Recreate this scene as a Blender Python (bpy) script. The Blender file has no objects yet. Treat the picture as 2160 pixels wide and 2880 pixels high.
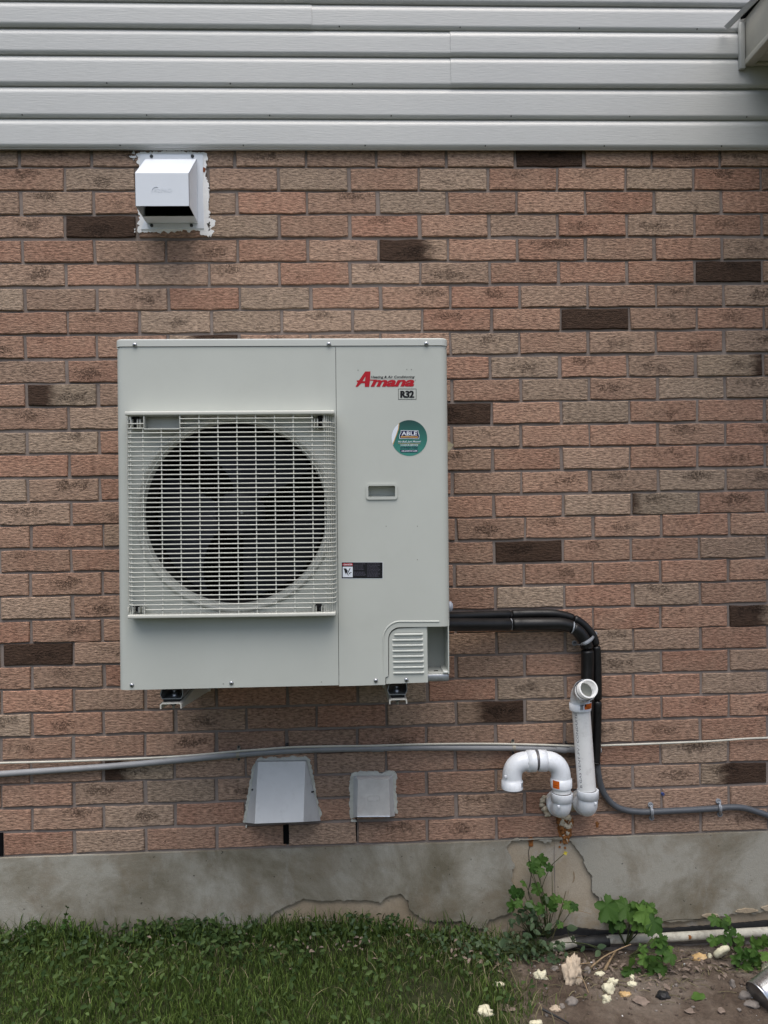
import bpy, bmesh, math, random
import numpy as np
from mathutils import Vector, Matrix, Euler, noise

random.seed(7)
RNG = np.random.default_rng(11)
scene = bpy.context.scene
COL = scene.collection
R = math.radians

# ------------------------------------------------------------------ camera
CAM_H = 1.42                       # eye height of the phone above the lawn
F_PX, PW, PH = 2163.0, 2160.0, 2880.0
FW = Vector((0.0392252, 0.99921402, -0.00571995))
RT = Vector((0.99907851, -0.0393184, -0.01721019))
UP = Vector((0.01742156, 0.0050396, 0.99983553))
CAM = Vector((0.0, -2.63714, CAM_H))
cd = bpy.data.cameras.new('camera')
cam = bpy.data.objects.new('camera', cd)
COL.objects.link(cam)
cd.sensor_fit = 'VERTICAL'
cd.sensor_height = 36.0
cd.lens = 36.0 * F_PX / PH
cd.clip_start, cd.clip_end = 0.05, 400
m3 = Matrix((RT, UP, -FW)).transposed()
cam.matrix_world = Matrix.Translation(CAM) @ m3.to_4x4()
scene.camera = cam

# ------------------------------------------------------------------ daylight (overcast)
SUN_EL, SUN_AZ = R(70), R(20)      # sun behind cloud, in front of the wall
world = bpy.data.worlds.new('World')
scene.world = world
world.use_nodes = True
wn = world.node_tree.nodes
bg = wn['Background']
sky = wn.new('ShaderNodeTexSky')
sky.sky_type = 'NISHITA'
sky.sun_disc = False
sky.sun_elevation = SUN_EL
sky.sun_rotation = math.pi - SUN_AZ
sky.air_density = 1.0
sky.dust_density = 4.0
sky.ozone_density = 1.0
world.node_tree.links.new(sky.outputs[0], bg.inputs['Color'])
bg.inputs['Strength'].default_value = 0.085
sl = bpy.data.lights.new('sun', 'SUN')
sl.energy = 1.6
sl.angle = R(60)
sl.color = (1.0, 0.985, 0.95)
sun = bpy.data.objects.new('sun', sl)
COL.objects.link(sun)
sun.rotation_euler = (R(90) - SUN_EL, 0, -SUN_AZ)   # comes from behind the camera, high up
sun.location = (0, -4, 6)
vs = scene.view_settings
scene.display_settings.display_device = 'sRGB'
vs.view_transform = 'Standard'
vs.look = 'None'
vs.exposure = 0.94
vs.gamma = 1.0
vs.use_curve_mapping = False
scene.render.engine = 'CYCLES'
scene.cycles.use_denoising = True
scene.cycles.max_bounces = 6

# ------------------------------------------------------------------ photo measuring helpers
def ray(x, y):
    return FW + RT * ((x - PW / 2) / F_PX) - UP * ((y - PH / 2) / F_PX)

def P(x, y, Y=0.0):                # point on the plane y = Y (the wall face is Y = 0)
    d = ray(x, y)
    return CAM + d * ((Y - CAM.y) / d.y)

def G(x, y, z=0.0):                # point on the plane z = z
    d = ray(x, y)
    return CAM + d * ((z - CAM.z) / d.z)

def pxm(Y=0.0):                    # photo pixels per metre at depth Y
    return F_PX / (Y - CAM.y)

# ------------------------------------------------------------------ scene-tree helpers
def link(o, parent=None):
    COL.objects.link(o)
    if parent is not None:
        o.parent = parent
    return o

def thing(name, label, cat, loc=(0, 0, 0), group=None, rot=None):
    o = bpy.data.objects.new(name, None)
    o.empty_display_size = 0.05
    o.location = loc
    if rot is not None:
        o.rotation_euler = rot
    o['label'] = label
    o['category'] = cat
    if group:
        o['group'] = group
    return link(o)

def tag(o, label, cat=None, group=None, kind=None):
    o['label'] = label
    if cat: o['category'] = cat
    if group: o['group'] = group
    if kind: o['kind'] = kind
    return o

def struct(o):
    o['kind'] = 'structure'
    return o

class MB:
    """collects geometry, then builds ONE mesh object"""
    def __init__(s):
        s.v, s.f, s.sm = [], [], []

    def add(s, verts, faces, smooth=False):
        n = len(s.v)
        s.v += [tuple(p) for p in verts]
        for f in faces:
            s.f.append([i + n for i in f]); s.sm.append(smooth)
        return s

    def box(s, a, b):
        (x0, y0, z0), (x1, y1, z1) = a, b
        return s.add([(x0, y0, z0), (x1, y0, z0), (x1, y1, z0), (x0, y1, z0), (x0, y0, z1), (x1, y0, z1), (x1, y1, z1), (x0, y1, z1)],
                     [(0, 3, 2, 1), (4, 5, 6, 7), (0, 1, 5, 4), (1, 2, 6, 5), (2, 3, 7, 6), (3, 0, 4, 7)])

    def bbox(s, a, b, w=0.002, seg=2):
        bm = bmesh.new()
        mb = MB().box(a, b)
        vs = [bm.verts.new(p) for p in mb.v]
        for f in mb.f: bm.faces.new([vs[i] for i in f])
        bmesh.ops.bevel(bm, geom=bm.edges[:], offset=w, segments=seg, affect='EDGES', profile=0.5)
        return s.bm(bm, True)

    def bm(s, bm, smooth=False):
        bm.verts.index_update()
        s.add([v.co[:] for v in bm.verts], [[v.index for v in f.verts] for f in bm.faces], smooth)
        bm.free()
        return s

    def tube(s, pts, r, n=14, caps=True, smooth=True, closed=False, flat=1.0):
        pts = [Vector(p) for p in pts]
        k = len(pts)
        rs = r if isinstance(r, (list, tuple)) else [r] * k
        tang = []
        for i in range(k):
            a = pts[i - 1] if (i > 0 or closed) else pts[i]
            b = pts[(i + 1) % k] if (i < k - 1 or closed) else pts[i]
            t = (b - a)
            if t.length < 1e-9: t = tang[-1] if tang else Vector((0, 0, 1))
            tang.append(t.normalized())
        up = Vector((0, -1, 0)) if abs(tang[0].y) < 0.9 else Vector((0, 0, 1))
        nrm = (up - tang[0] * up.dot(tang[0])).normalized()
        verts, faces = [], []
        for i in range(k):
            nrm = (nrm - tang[i] * nrm.dot(tang[i])).normalized()
            bn = tang[i].cross(nrm)
            for j in range(n):
                a = 2 * math.pi * j / n
                verts.append(pts[i] + nrm * (math.cos(a) * rs[i] * flat) + bn * (math.sin(a) * rs[i]))
        m = k if closed else k - 1
        for i in range(m):
            for j in range(n):
                a, b = i * n + j, i * n + (j + 1) % n
                c, d = ((i + 1) % k) * n + (j + 1) % n, ((i + 1) % k) * n + j
                faces.append((a, b, c, d))
        s.add(verts, faces, smooth)
        if caps and not closed:
            s.add(verts[:n], [tuple(range(n - 1, -1, -1))])
            s.add(verts[-n:], [tuple(range(n))])
        return s

    def cyl(s, a, b, r, n=16, r2=None):
        return s.tube([a, b], [r, r if r2 is None else r2], n)

    def prism(s, outline, y0, y1, holes=(), smooth=False):
        """outline: (x,z) polygon in the XZ plane, extruded from y0 (front) to y1 (back)"""
        bm = bmesh.new()
        loops = [outline] + list(holes)
        es = []
        for lp in loops:
            vs = [bm.verts.new((p[0], y0, p[1])) for p in lp]
            for i in range(len(vs)): es.append(bm.edges.new((vs[i], vs[(i + 1) % len(vs)])))
        bmesh.ops.triangle_fill(bm, edges=es, use_beauty=True, use_dissolve=False, normal=(0, -1, 0))
        for f in bm.faces:
            if f.normal.y > 0: f.normal_flip()
        if y1 is not None:
            fr = bm.faces[:]
            be = [e for e in bm.edges if e.is_boundary]
            ret = bmesh.ops.extrude_edge_only(bm, edges=be)
            nv = [g for g in ret['geom'] if isinstance(g, bmesh.types.BMVert)]
            for v in nv: v.co.y = y1
            bmesh.ops.recalc_face_normals(bm, faces=bm.faces[:])
            if fr and fr[0].normal.y > 0:
                bmesh.ops.reverse_faces(bm, faces=bm.faces[:])
        return s.bm(bm, smooth)

    def build(s, name, mat, parent=None, loc=None, bevel=0.0, autosmooth=None):
        me = bpy.data.meshes.new(name)
        me.from_pydata(s.v, [], s.f)
        me.polygons.foreach_set('use_smooth', s.sm)
        me.update()
        if mat is not None: me.materials.append(mat)
        o = bpy.data.objects.new(name, me)
        if loc is not None: o.location = loc
        return link(o, parent)

def mesh_obj(name, me, parent=None, loc=None):
    o = bpy.data.objects.new(name, me)
    if loc is not None: o.location = loc
    return link(o, parent)

def smooth_path(pts, n=6):
    """Catmull-Rom through the points"""
    p = [Vector(q) for q in pts]
    p = [p[0] * 2 - p[1]] + p + [p[-1] * 2 - p[-2]]
    out = []
    for i in range(1, len(p) - 2):
        for k in range(n):
            t = k / n
            a, b, c, d = p[i - 1], p[i], p[i + 1], p[i + 2]
            out.append(0.5 * ((2 * b) + (c - a) * t + (2 * a - 5 * b + 4 * c - d) * t * t + (3 * b - a - 3 * c + d) * t ** 3))
    out.append(p[-2])
    return out

def jag(pts, step=0.012, amp=0.004, seed=0, closed=True):
    """subdivide an (x,z) polygon and roughen it"""
    out = []
    k = len(pts)
    for i in range(k if closed else k - 1):
        a, b = pts[i], pts[(i + 1) % k]
        L = math.hypot(b[0] - a[0], b[1] - a[1])
        n = max(1, int(L / step))
        nx, nz = (-(b[1] - a[1]) / max(L, 1e-6), (b[0] - a[0]) / max(L, 1e-6))
        for j in range(n):
            t = j / n
            x, z = a[0] + (b[0] - a[0]) * t, a[1] + (b[1] - a[1]) * t
            q = noise.noise((x * 60, z * 60, seed)) * amp + noise.noise((x * 190, z * 190, seed + 5)) * amp * 0.6
            out.append((x + nx * q, z + nz * q))
    return out

# ------------------------------------------------------------------ material helpers
class NT:
    def __init__(s, name):
        s.m = bpy.data.materials.new(name)
        s.m.use_nodes = True
        s.t = s.m.node_tree
        s.b = s.t.nodes['Principled BSDF']
    def n(s, typ, **kw):
        nd = s.t.nodes.new(typ)
        for k, v in kw.items():
            if k.startswith('i_'):
                nd.inputs[int(k[2:]) if k[2:].isdigit() else k[2:].replace('_', ' ')].default_value = v
            else:
                setattr(nd, k, v)
        return nd
    def l(s, a, b):
        s.t.links.new(a, b)
    def coord(s, out='Object', scale=(1, 1, 1), off=None):
        tc = s.n('ShaderNodeTexCoord')
        mp = s.n('ShaderNodeMapping')
        mp.inputs['Scale'].default_value = scale
        s.l(tc.outputs[out], mp.inputs['Vector'])
        if off is not None: s.l(off, mp.inputs['Location'])
        return mp.outputs[0]
    def noise(s, vec, scale, detail=4, rough=0.6, dist=0.0):
        nd = s.n('ShaderNodeTexNoise')
        nd.inputs['Scale'].default_value = scale
        nd.inputs['Detail'].default_value = detail
        nd.inputs['Roughness'].default_value = rough
        nd.inputs['Distortion'].default_value = dist
        if vec is not None: s.l(vec, nd.inputs['Vector'])
        return nd.outputs['Fac']
    def ramp(s, fac, *stops):
        nd = s.n('ShaderNodeValToRGB')
        el = nd.color_ramp.elements
        while len(el) < len(stops): el.new(0.5)
        for e, (p, c) in zip(el, stops):
            e.position = p
            e.color = (c, c, c, 1) if isinstance(c, (int, float)) else (*c, 1)
        s.l(fac, nd.inputs[0])
        return nd.outputs[0]
    def math(s, op, a, b=None, c=None, clamp=False):
        nd = s.n('ShaderNodeMath', operation=op, use_clamp=clamp)
        for i, v in enumerate((a, b, c)):
            if v is None: continue
            if isinstance(v, (int, float)): nd.inputs[i].default_value = v
            else: s.l(v, nd.inputs[i])
        return nd.outputs[0]
    def mix(s, fac, a, b, mode='MIX'):
        nd = s.n('ShaderNodeMix', data_type='RGBA', blend_type=mode)
        for idx, v in ((0, fac), (6, a), (7, b)):
            if isinstance(v, (int, float)): nd.inputs[idx].default_value = v
            elif isinstance(v, tuple): nd.inputs[idx].default_value = (*v, 1)
            else: s.l(v, nd.inputs[idx])
        return nd.outputs[2]
    def bump(s, h, strength=0.4, dist=0.002, prev=None):
        nd = s.n('ShaderNodeBump')
        nd.inputs['Strength'].default_value = strength
        nd.inputs['Distance'].default_value = dist
        s.l(h, nd.inputs['Height'])
        if prev is not None: s.l(prev, nd.inputs['Normal'])
        return nd.outputs[0]
    def out(s, color=None, rough=None, normal=None, metal=None, spec=None):
        for key, v in (('Base Color', color), ('Roughness', rough), ('Metallic', metal), ('Specular IOR Level', spec)):
            if v is None: continue
            if isinstance(v, (int, float)): s.b.inputs[key].default_value = v
            elif isinstance(v, tuple): s.b.inputs[key].default_value = (*v, 1)
            else: s.l(v, s.b.inputs[key])
        if normal is not None: s.l(normal, s.b.inputs['Normal'])
        return s.m

def paint(name, col, rough=0.45, mottle=0.05, scale=9, bump=0.0, bscale=260, metal=0.0, dirt=None, spec=0.5):
    t = NT(name)
    c = t.coord()
    n1 = t.noise(c, scale, 5, 0.65)
    lo = tuple(v * (1 - mottle) for v in col); hi = tuple(min(1, v * (1 + mottle)) for v in col)
    cc = t.ramp(n1, (0.3, lo), (0.7, hi))
    if dirt:
        n2 = t.noise(c, dirt[1], 6, 0.7)
        cc = t.mix(t.math('MULTIPLY', t.ramp(n2, (0.52, 0.0), (0.72, 1.0)), dirt[2]), cc, dirt[0])
    nm = t.bump(t.noise(c, bscale, 3, 0.6), bump, 0.001) if bump else None
    r = t.math('ADD', t.math('MULTIPLY', n1, 0.14), rough - 0.07)
    return t.out(cc, r, nm, metal, spec)

M = {}
def mat_brick():
    t = NT('brick_clay')
    oi = t.n('ShaderNodeObjectInfo')
    geo = t.n('ShaderNodeNewGeometry')
    off = t.math('MULTIPLY', oi.outputs['Random'], 37.0)
    comb = t.n('ShaderNodeCombineXYZ'); t.l(off, comb.inputs[0]); t.l(off, comb.inputs[2])
    raw = t.coord()
    c = t.coord(scale=(1, 1, 1), off=comb.outputs[0])
    cs = t.coord(scale=(0.38, 1, 1.15), off=comb.outputs[0])
    fine = t.noise(cs, 150, 4, 0.62)          # dragged wire-cut texture
    grit = t.noise(c, 330, 3, 0.7)
    big = t.noise(c, 9, 4, 0.6)
    mid = t.noise(cs, 42, 5, 0.65)
    # scorched, pitted patch near the middle of some bricks: alpha of the object colour
    sx = t.n('ShaderNodeSeparateXYZ'); t.l(raw, sx.inputs[0])
    cx = t.math('MULTIPLY', t.math('SUBTRACT', t.math('FRACT', t.math('MULTIPLY', oi.outputs['Random'], 7.31)), 0.5), 0.09)
    cz = t.math('MULTIPLY', t.math('SUBTRACT', t.math('FRACT', t.math('MULTIPLY', oi.outputs['Random'], 13.7)), 0.35), 0.034)
    dx = t.math('DIVIDE', t.math('SUBTRACT', sx.outputs[0], cx), 0.085)
    dz = t.math('DIVIDE', t.math('SUBTRACT', sx.outputs[2], cz), 0.030)
    rr = t.math('SQRT', t.math('ADD', t.math('MULTIPLY', dx, dx), t.math('MULTIPLY', dz, dz)))
    fall = t.math('SUBTRACT', 1.0, rr, clamp=True)
    pn = t.noise(c, 165, 4, 0.7)
    area = t.ramp(t.math('ADD', t.math('MULTIPLY', fall, 0.34), t.noise(c, 24, 6, 0.7, 0.8)), (0.62, 0.0), (0.80, 1.0))
    pit = t.math('MULTIPLY', t.math('MULTIPLY', area, t.ramp(pn, (0.47, 0.0), (0.60, 1.0))), oi.outputs['Alpha'])
    pit = t.math('MULTIPLY', pit, t.math('GREATER_THAN', fall, 0.001))
    # flashed (dark fired) end of a brick
    a1 = t.n('ShaderNodeAttribute', attribute_type='OBJECT', attribute_name='flash_side')
    a2 = t.n('ShaderNodeAttribute', attribute_type='OBJECT', attribute_name='flash_edge')
    g = t.math('ADD', t.math('MULTIPLY', sx.outputs[0], a1.outputs['Fac']), t.math('MULTIPLY', t.math('SUBTRACT', mid, 0.5), 0.09))
    fl = t.math('MULTIPLY', t.math('SUBTRACT', g, a2.outputs['Fac']), 22.0, clamp=True)
    base = oi.outputs['Color']
    isl = t.math('MULTIPLY_ADD', geo.outputs['Random Per Island'], 0.22, 0.89)
    base = t.mix(1.0, base, isl, 'MULTIPLY')
    base = t.mix(t.ramp(big, (0.40, 0.0), (0.74, 0.32)), base, (0.37, 0.275, 0.20))
    base = t.mix(t.math('MULTIPLY', area, t.math('MULTIPLY', oi.outputs['Alpha'], 0.10)), base, (0.15, 0.10, 0.075))
    base = t.mix(t.math('MULTIPLY', pit, 0.40), base, (0.075, 0.048, 0.036))
    base = t.mix(fl, base, t.mix(mid, (0.040, 0.024, 0.017), (0.085, 0.052, 0.036)))
    v = t.math('MULTIPLY_ADD', t.math('SUBTRACT', fine, 0.5), 2.9, 1.02)
    base = t.mix(t.math('SUBTRACT', 1.0, t.math('MULTIPLY', fl, 0.25)), base, t.mix(1.0, base, v, 'MULTIPLY'))
    hole = t.ramp(t.noise(c, 120, 2, 0.5), (0.24, 0.30), (0.33, 1.0))
    base = t.mix(1.0, base, hole, 'MULTIPLY')
    h = t.math('ADD', t.math('MULTIPLY', fine, 1.0), t.math('MULTIPLY', grit, 0.35))
    h = t.math('SUBTRACT', h, t.math('MULTIPLY', pit, t.math('MULTIPLY_ADD', pn, 2.0, 0.8)))
    nm = t.bump(h, 1.0, 0.006)
    return t.out(base, 0.92, nm, spec=0.2)
M['brick'] = mat_brick()

def mat_mortar():
    t = NT('mortar')
    c = t.coord()
    n1 = t.noise(c, 7, 5, 0.7); n2 = t.noise(c, 240, 3, 0.7)
    col = t.ramp(n1, (0.3, (0.185, 0.152, 0.136)), (0.7, (0.290, 0.244, 0.218)))
    return t.out(col, 0.95, t.bump(n2, 0.5, 0.002), spec=0.2)
M['mortar'] = mat_mortar()

def mat_siding():
    t = NT('vinyl_siding')
    c = t.coord(scale=(0.10, 1, 1))
    g = t.noise(c, 230, 4, 0.6, 0.3)
    b = t.noise(t.coord(), 1.6, 3, 0.5)
    col = t.ramp(b, (0.3, (0.485, 0.490, 0.480)), (0.7, (0.515, 0.518, 0.504)))
    d = t.noise(t.coord(scale=(0.5, 1, 1)), 22, 6, 0.7)
    col = t.mix(t.math('MULTIPLY', t.ramp(d, (0.55, 0.0), (0.8, 1.0)), 0.14), col, (0.30, 0.30, 0.27))
    col = t.mix(1.0, col, t.math('MULTIPLY_ADD', g, 0.20, 0.90), 'MULTIPLY')
    return t.out(col, 0.36, t.bump(g, 0.35, 0.0016), spec=0.5)
M['siding'] = mat_siding()
M['trim'] = paint('trim_aluminium', (0.40, 0.40, 0.375), 0.4, 0.04, 12, dirt=((0.25, 0.24, 0.2), 18, 0.2))
M['fascia'] = paint('fascia_paint', (0.44, 0.42, 0.36), 0.5, 0.05, 8, dirt=((0.3, 0.27, 0.2), 14, 0.25))
M['drip'] = paint('drip_edge', (0.52, 0.53, 0.56), 0.35, 0.04)
M['shingle'] = paint('shingle', (0.03, 0.031, 0.032), 0.9, 0.3, 90, 0.5)
M['unit'] = paint('unit_paint', (0.485, 0.502, 0.462), 0.38, 0.03, 4, 0.05, 25, dirt=((0.38, 0.385, 0.34), 6, 0.16), spec=0.45)
M['unit_lid'] = paint('unit_lid', (0.52, 0.535, 0.50), 0.32, 0.02, 6, 0.04, 600)
M['grille'] = paint('grille_plastic', (0.56, 0.56, 0.505), 0.42, 0.04, 30)
M['shroud'] = paint('shroud', (0.40, 0.41, 0.375), 0.35, 0.04, 12, dirt=((0.25, 0.25, 0.22), 20, 0.3))
M['black_in'] = paint('dark_inside', (0.006, 0.006, 0.0065), 0.8, 0.2, 40, spec=0.05)  # near-black: shade inside holes and cavities is put into the colour
M['fan'] = paint('fan_plastic', (0.018, 0.020, 0.026), 0.5, 0.2, 14, 0.1, 300, spec=0.2)
M['black'] = paint('black_plastic', (0.012, 0.012, 0.013), 0.5, 0.2, 40, spec=0.2)
M['steel'] = paint('screw_steel', (0.42, 0.43, 0.45), 0.35, 0.1, 60, metal=0.9)
M['galv'] = paint('galvanised', (0.36, 0.38, 0.40), 0.42, 0.25, 55, metal=0.8)
M['dark_screw'] = paint('dark_screw', (0.06, 0.065, 0.07), 0.4, 0.2, 60, metal=0.6)
M['bracket'] = paint('bracket_paint', (0.62, 0.60, 0.54), 0.5, 0.06, 30, dirt=((0.2, 0.18, 0.14), 30, 0.3))
M['hood'] = paint('hood_white', (0.66, 0.695, 0.745), 0.38, 0.02, 8, dirt=((0.5, 0.5, 0.47), 16, 0.15))
M['hood_grey'] = paint('hood_grey', (0.56, 0.57, 0.572), 0.5, 0.05, 12, dirt=((0.33, 0.33, 0.31), 22, 0.35))
M['hood_dirty'] = paint('hood_dirty', (0.56, 0.54, 0.51), 0.6, 0.10, 26, 0.15, 200, dirt=((0.40, 0.34, 0.31), 16, 0.5))
M['hood_in'] = paint('hood_inside', (0.22, 0.23, 0.20), 0.6, 0.1, 20)
M['caulk'] = paint('caulk', (0.74, 0.74, 0.735), 0.55, 0.06, 60, 0.5, 120)
M['caulk_old'] = paint('caulk_old', (0.52, 0.52, 0.47), 0.7, 0.15, 45, 0.6, 110, dirt=((0.3, 0.3, 0.26), 30, 0.5))
M['foam_old'] = paint('sealing_foam', (0.50, 0.44, 0.34), 0.8, 0.15, 60, 0.6, 120)
M['pvc'] = paint('pvc_white', (0.75, 0.78, 0.82), 0.28, 0.025, 10, dirt=((0.46, 0.45, 0.42), 30, 0.32))
M['pvc_pipe'] = paint('pvc_pipe', (0.79, 0.79, 0.78), 0.33, 0.04, 18, dirt=((0.36, 0.35, 0.33), 34, 0.38))
M['cement'] = paint('pvc_cement', (0.10, 0.095, 0.10), 0.4, 0.5, 80)
M['insul'] = paint('pipe_insulation', (0.007, 0.007, 0.0075), 0.42, 0.35, 30, 0.5, 60, spec=0.4)
M['conduit'] = paint('conduit_grey', (0.25, 0.255, 0.265), 0.5, 0.08, 25, dirt=((0.16, 0.15, 0.14), 18, 0.35))
M['conduit_dark'] = paint('conduit_dark', (0.075, 0.083, 0.095), 0.38, 0.12, 25)
M['cable'] = paint('cable_white', (0.55, 0.53, 0.46), 0.5, 0.08, 30, dirt=((0.3, 0.27, 0.2), 26, 0.4))
M['strap'] = paint('strap_metal', (0.33, 0.31, 0.25), 0.5, 0.2, 60, metal=0.4)
M['clamp'] = paint('clamp_grey', (0.30, 0.32, 0.35), 0.4, 0.08, 30)
M['cap_blue'] = paint('cap_grey', (0.33, 0.36, 0.42), 0.45, 0.08, 30)
M['plug_blue'] = paint('plug_blue', (0.03, 0.06, 0.22), 0.5, 0.1, 30)
M['paper'] = paint('paper_tag', (0.42, 0.37, 0.25), 0.8, 0.08, 30)
M['rust'] = paint('rust', (0.22, 0.080, 0.018), 0.85, 0.5, 120, 0.8, 220, dirt=((0.36, 0.22, 0.08), 90, 0.5))
M['tin'] = paint('tin_can', (0.62, 0.63, 0.64), 0.28, 0.12, 70, metal=0.95)
M['tin_in'] = paint('tin_end', (0.24, 0.23, 0.22), 0.4, 0.15, 20, metal=0.8)
M['foam_tan'] = paint('foam_tan', (0.52, 0.42, 0.31), 0.85, 0.2, 50, 0.6, 140, dirt=((0.25, 0.18, 0.12), 40, 0.5))
M['foam_cream'] = paint('foam_cream', (0.66, 0.62, 0.45), 0.85, 0.12, 60, 0.6, 140, dirt=((0.4, 0.32, 0.2), 50, 0.4))
M['foam_orange'] = paint('foam_orange', (0.55, 0.36, 0.16), 0.85, 0.15, 60, 0.6, 140, dirt=((0.62, 0.57, 0.42), 40, 0.7))
M['stone'] = paint('pebble', (0.20, 0.175, 0.155), 0.9, 0.25, 50, 0.5, 200)
M['leaf_dead'] = paint('dead_leaf', (0.19, 0.145, 0.115), 0.9, 0.3, 60, 0.4, 120)
M['twig'] = paint('dry_stem', (0.27, 0.19, 0.11), 0.9, 0.25, 80, 0.4, 200)
M['old_pipe'] = paint('old_pipe_paint', (0.46, 0.44, 0.37), 0.75, 0.15, 40, 0.5, 120, dirt=((0.14, 0.105, 0.08), 24, 0.85))
M['tar'] = paint('tar_membrane', (0.014, 0.014, 0.015), 0.6, 0.4, 60, 0.6, 120)

def flat(name, col, rough=0.5):
    t = NT(name)
    return t.out(col, rough, spec=0.2)
M['print_red'] = flat('print_red', (0.40, 0.012, 0.022))
M['print_black'] = flat('print_black', (0.012, 0.012, 0.014))
M['print_white'] = flat('print_white', (0.70, 0.74, 0.80))
M['print_navy'] = flat('print_navy', (0.012, 0.014, 0.06))
M['print_tan'] = flat('print_tan', (0.58, 0.36, 0.13))
M['print_grey'] = flat('print_grey', (0.075, 0.072, 0.095))
M['print_orange'] = flat('print_orange', (0.60, 0.12, 0.012))
M['print_brown'] = flat('print_brown', (0.18, 0.05, 0.015))
def mat_badge():
    t = NT('badge_green')
    tc = t.n('ShaderNodeTexCoord'); sx = t.n('ShaderNodeSeparateXYZ')
    t.l(tc.outputs['Object'], sx.inputs[0])
    f = t.math('MULTIPLY_ADD', sx.outputs[2], 9.5, 0.5, clamp=True)
    return t.out(t.ramp(f, (0.0, (0.04, 0.24, 0.19)), (1.0, (0.006, 0.045, 0.04))), 0.35)
M['badge'] = mat_badge()

def mat_foundation(base, name):
    t = NT(name)
    c = t.coord()
    n1 = t.noise(c, 2.1, 7, 0.68, 0.4); n2 = t.noise(c, 7, 6, 0.65, 0.6); n3 = t.noise(c, 260, 3, 0.7); n4 = t.noise(c, 55, 4, 0.6)
    if base == 'grey':
        col = t.ramp(n1, (0.38, (0.152, 0.134, 0.096)), (0.49, (0.240, 0.220, 0.175)), (0.58, (0.325, 0.310, 0.265)))
        col = t.mix(t.ramp(n2, (0.50, 0.0), (0.68, 0.55)), col, (0.185, 0.148, 0.100))
        col = t.mix(t.ramp(t.noise(t.coord(scale=(1, 1, 0.45)), 11, 6, 0.7), (0.56, 0.0), (0.74, 0.5)), col, (0.340, 0.332, 0.298))
    else:
        col = t.ramp(n1, (0.36, (0.235, 0.185, 0.125)), (0.50, (0.345, 0.280, 0.200)), (0.62, (0.390, 0.335, 0.260)))
        col = t.mix(t.ramp(n2, (0.58, 0.0), (0.66, 0.7)), col, (0.43, 0.39, 0.335))
    spec = t.ramp(t.noise(c, 75, 2, 0.5), (0.22, 0.35), (0.27, 1.0))
    col = t.mix(1.0, col, spec, 'MULTIPLY')
    col = t.mix(1.0, col, t.math('MULTIPLY_ADD', n3, 0.5, 0.75), 'MULTIPLY')
    h = t.math('ADD', t.math('MULTIPLY', n3, 0.5), n4)
    return t.out(col, 0.93, t.bump(h, 0.45, 0.003), spec=0.2)
M['parge'] = mat_foundation('grey', 'parging')
M['concrete'] = mat_foundation('tan', 'old_concrete')

def mat_ground():
    t = NT('ground_soil')
    c = t.coord()
    n1 = t.noise(c, 5, 6, 0.65); n2 = t.noise(c, 60, 5, 0.7); n3 = t.noise(c, 240, 3, 0.7)
    soil = t.ramp(n1, (0.34, (0.070, 0.050, 0.038)), (0.50, (0.125, 0.096, 0.074)), (0.64, (0.195, 0.160, 0.130)))
    soil = t.mix(1.0, soil, t.math('MULTIPLY_ADD', n2, 1.1, 0.45), 'MULTIPLY')
    lawn = t.ramp(n2, (0.3, (0.020, 0.026, 0.010)), (0.7, (0.05, 0.055, 0.025)))
    sx = t.n('ShaderNodeSeparateXYZ'); t.l(c, sx.inputs[0])
    edge = t.math('ADD', sx.outputs[0], t.math('MULTIPLY', t.math('SUBTRACT', n1, 0.5), 0.5))
    g = t.math('MULTIPLY', t.math('SUBTRACT', 0.53, edge), 9.0, clamp=True)
    far = t.math('MULTIPLY', t.math('SUBTRACT', -0.95, sx.outputs[1]), 3.0, clamp=True)
    g = t.math('MAXIMUM', g, far)
    return t.out(t.mix(g, soil, lawn), 0.95, t.bump(t.math('ADD', n2, t.math('MULTIPLY', n3, 0.5)), 0.8, 0.008), spec=0.15)
M['ground'] = mat_ground()

def mat_leafy(name, lo, hi, rough=0.55, trans=0.25):
    t = NT(name)
    g = t.n('ShaderNodeNewGeometry'); oi = t.n('ShaderNodeObjectInfo')
    f = t.math('FRACT', t.math('ADD', g.outputs['Random Per Island'], oi.outputs['Random']))
    mid = tuple(a * .65 + b * .35 for a, b in zip(lo, hi))
    col = t.ramp(f, (0.0, lo), (0.55, mid), (1.0, hi))
    n = t.noise(t.coord(), 90, 3, 0.6)
    col = t.mix(1.0, col, t.math('MULTIPLY_ADD', n, 0.5, 0.75), 'MULTIPLY')
    w = t.noise(t.coord(), 7.5, 4, 0.65)
    col = t.mix(t.ramp(w, (0.40, 0.0), (0.62, 0.65)), col, t.mix(0.5, col, hi if trans < .2 else (hi[0] * .40, hi[1] * .48, hi[2] * .45)))
    t.b.inputs['Specular IOR Level'].default_value = 0.2
    tr = t.n('ShaderNodeBsdfTranslucent'); t.l(col, tr.inputs['Color'])
    t.out(col, rough, spec=0.18)
    mx = t.n('ShaderNodeMixShader'); mx.inputs[0].default_value = trans
    t.l(t.b.outputs[0], mx.inputs[1]); t.l(tr.outputs[0], mx.inputs[2])
    t.l(mx.outputs[0], t.t.nodes['Material Output'].inputs['Surface'])
    return t.m
M['grass'] = mat_leafy('grass_blade', (0.018, 0.040, 0.006), (0.165, 0.235, 0.055), 0.7)
M['grass_dry'] = mat_leafy('grass_dry', (0.14, 0.12, 0.065), (0.34, 0.29, 0.17))
M['weed'] = mat_leafy('weed_leaf', (0.020, 0.045, 0.010), (0.105, 0.155, 0.050), 0.75)
M['weed_grey'] = mat_leafy('weed_greyish', (0.048, 0.085, 0.038), (0.115, 0.160, 0.085))
M['leaf'] = mat_leafy('plant_leaf', (0.032, 0.078, 0.015), (0.105, 0.195, 0.038))
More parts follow.
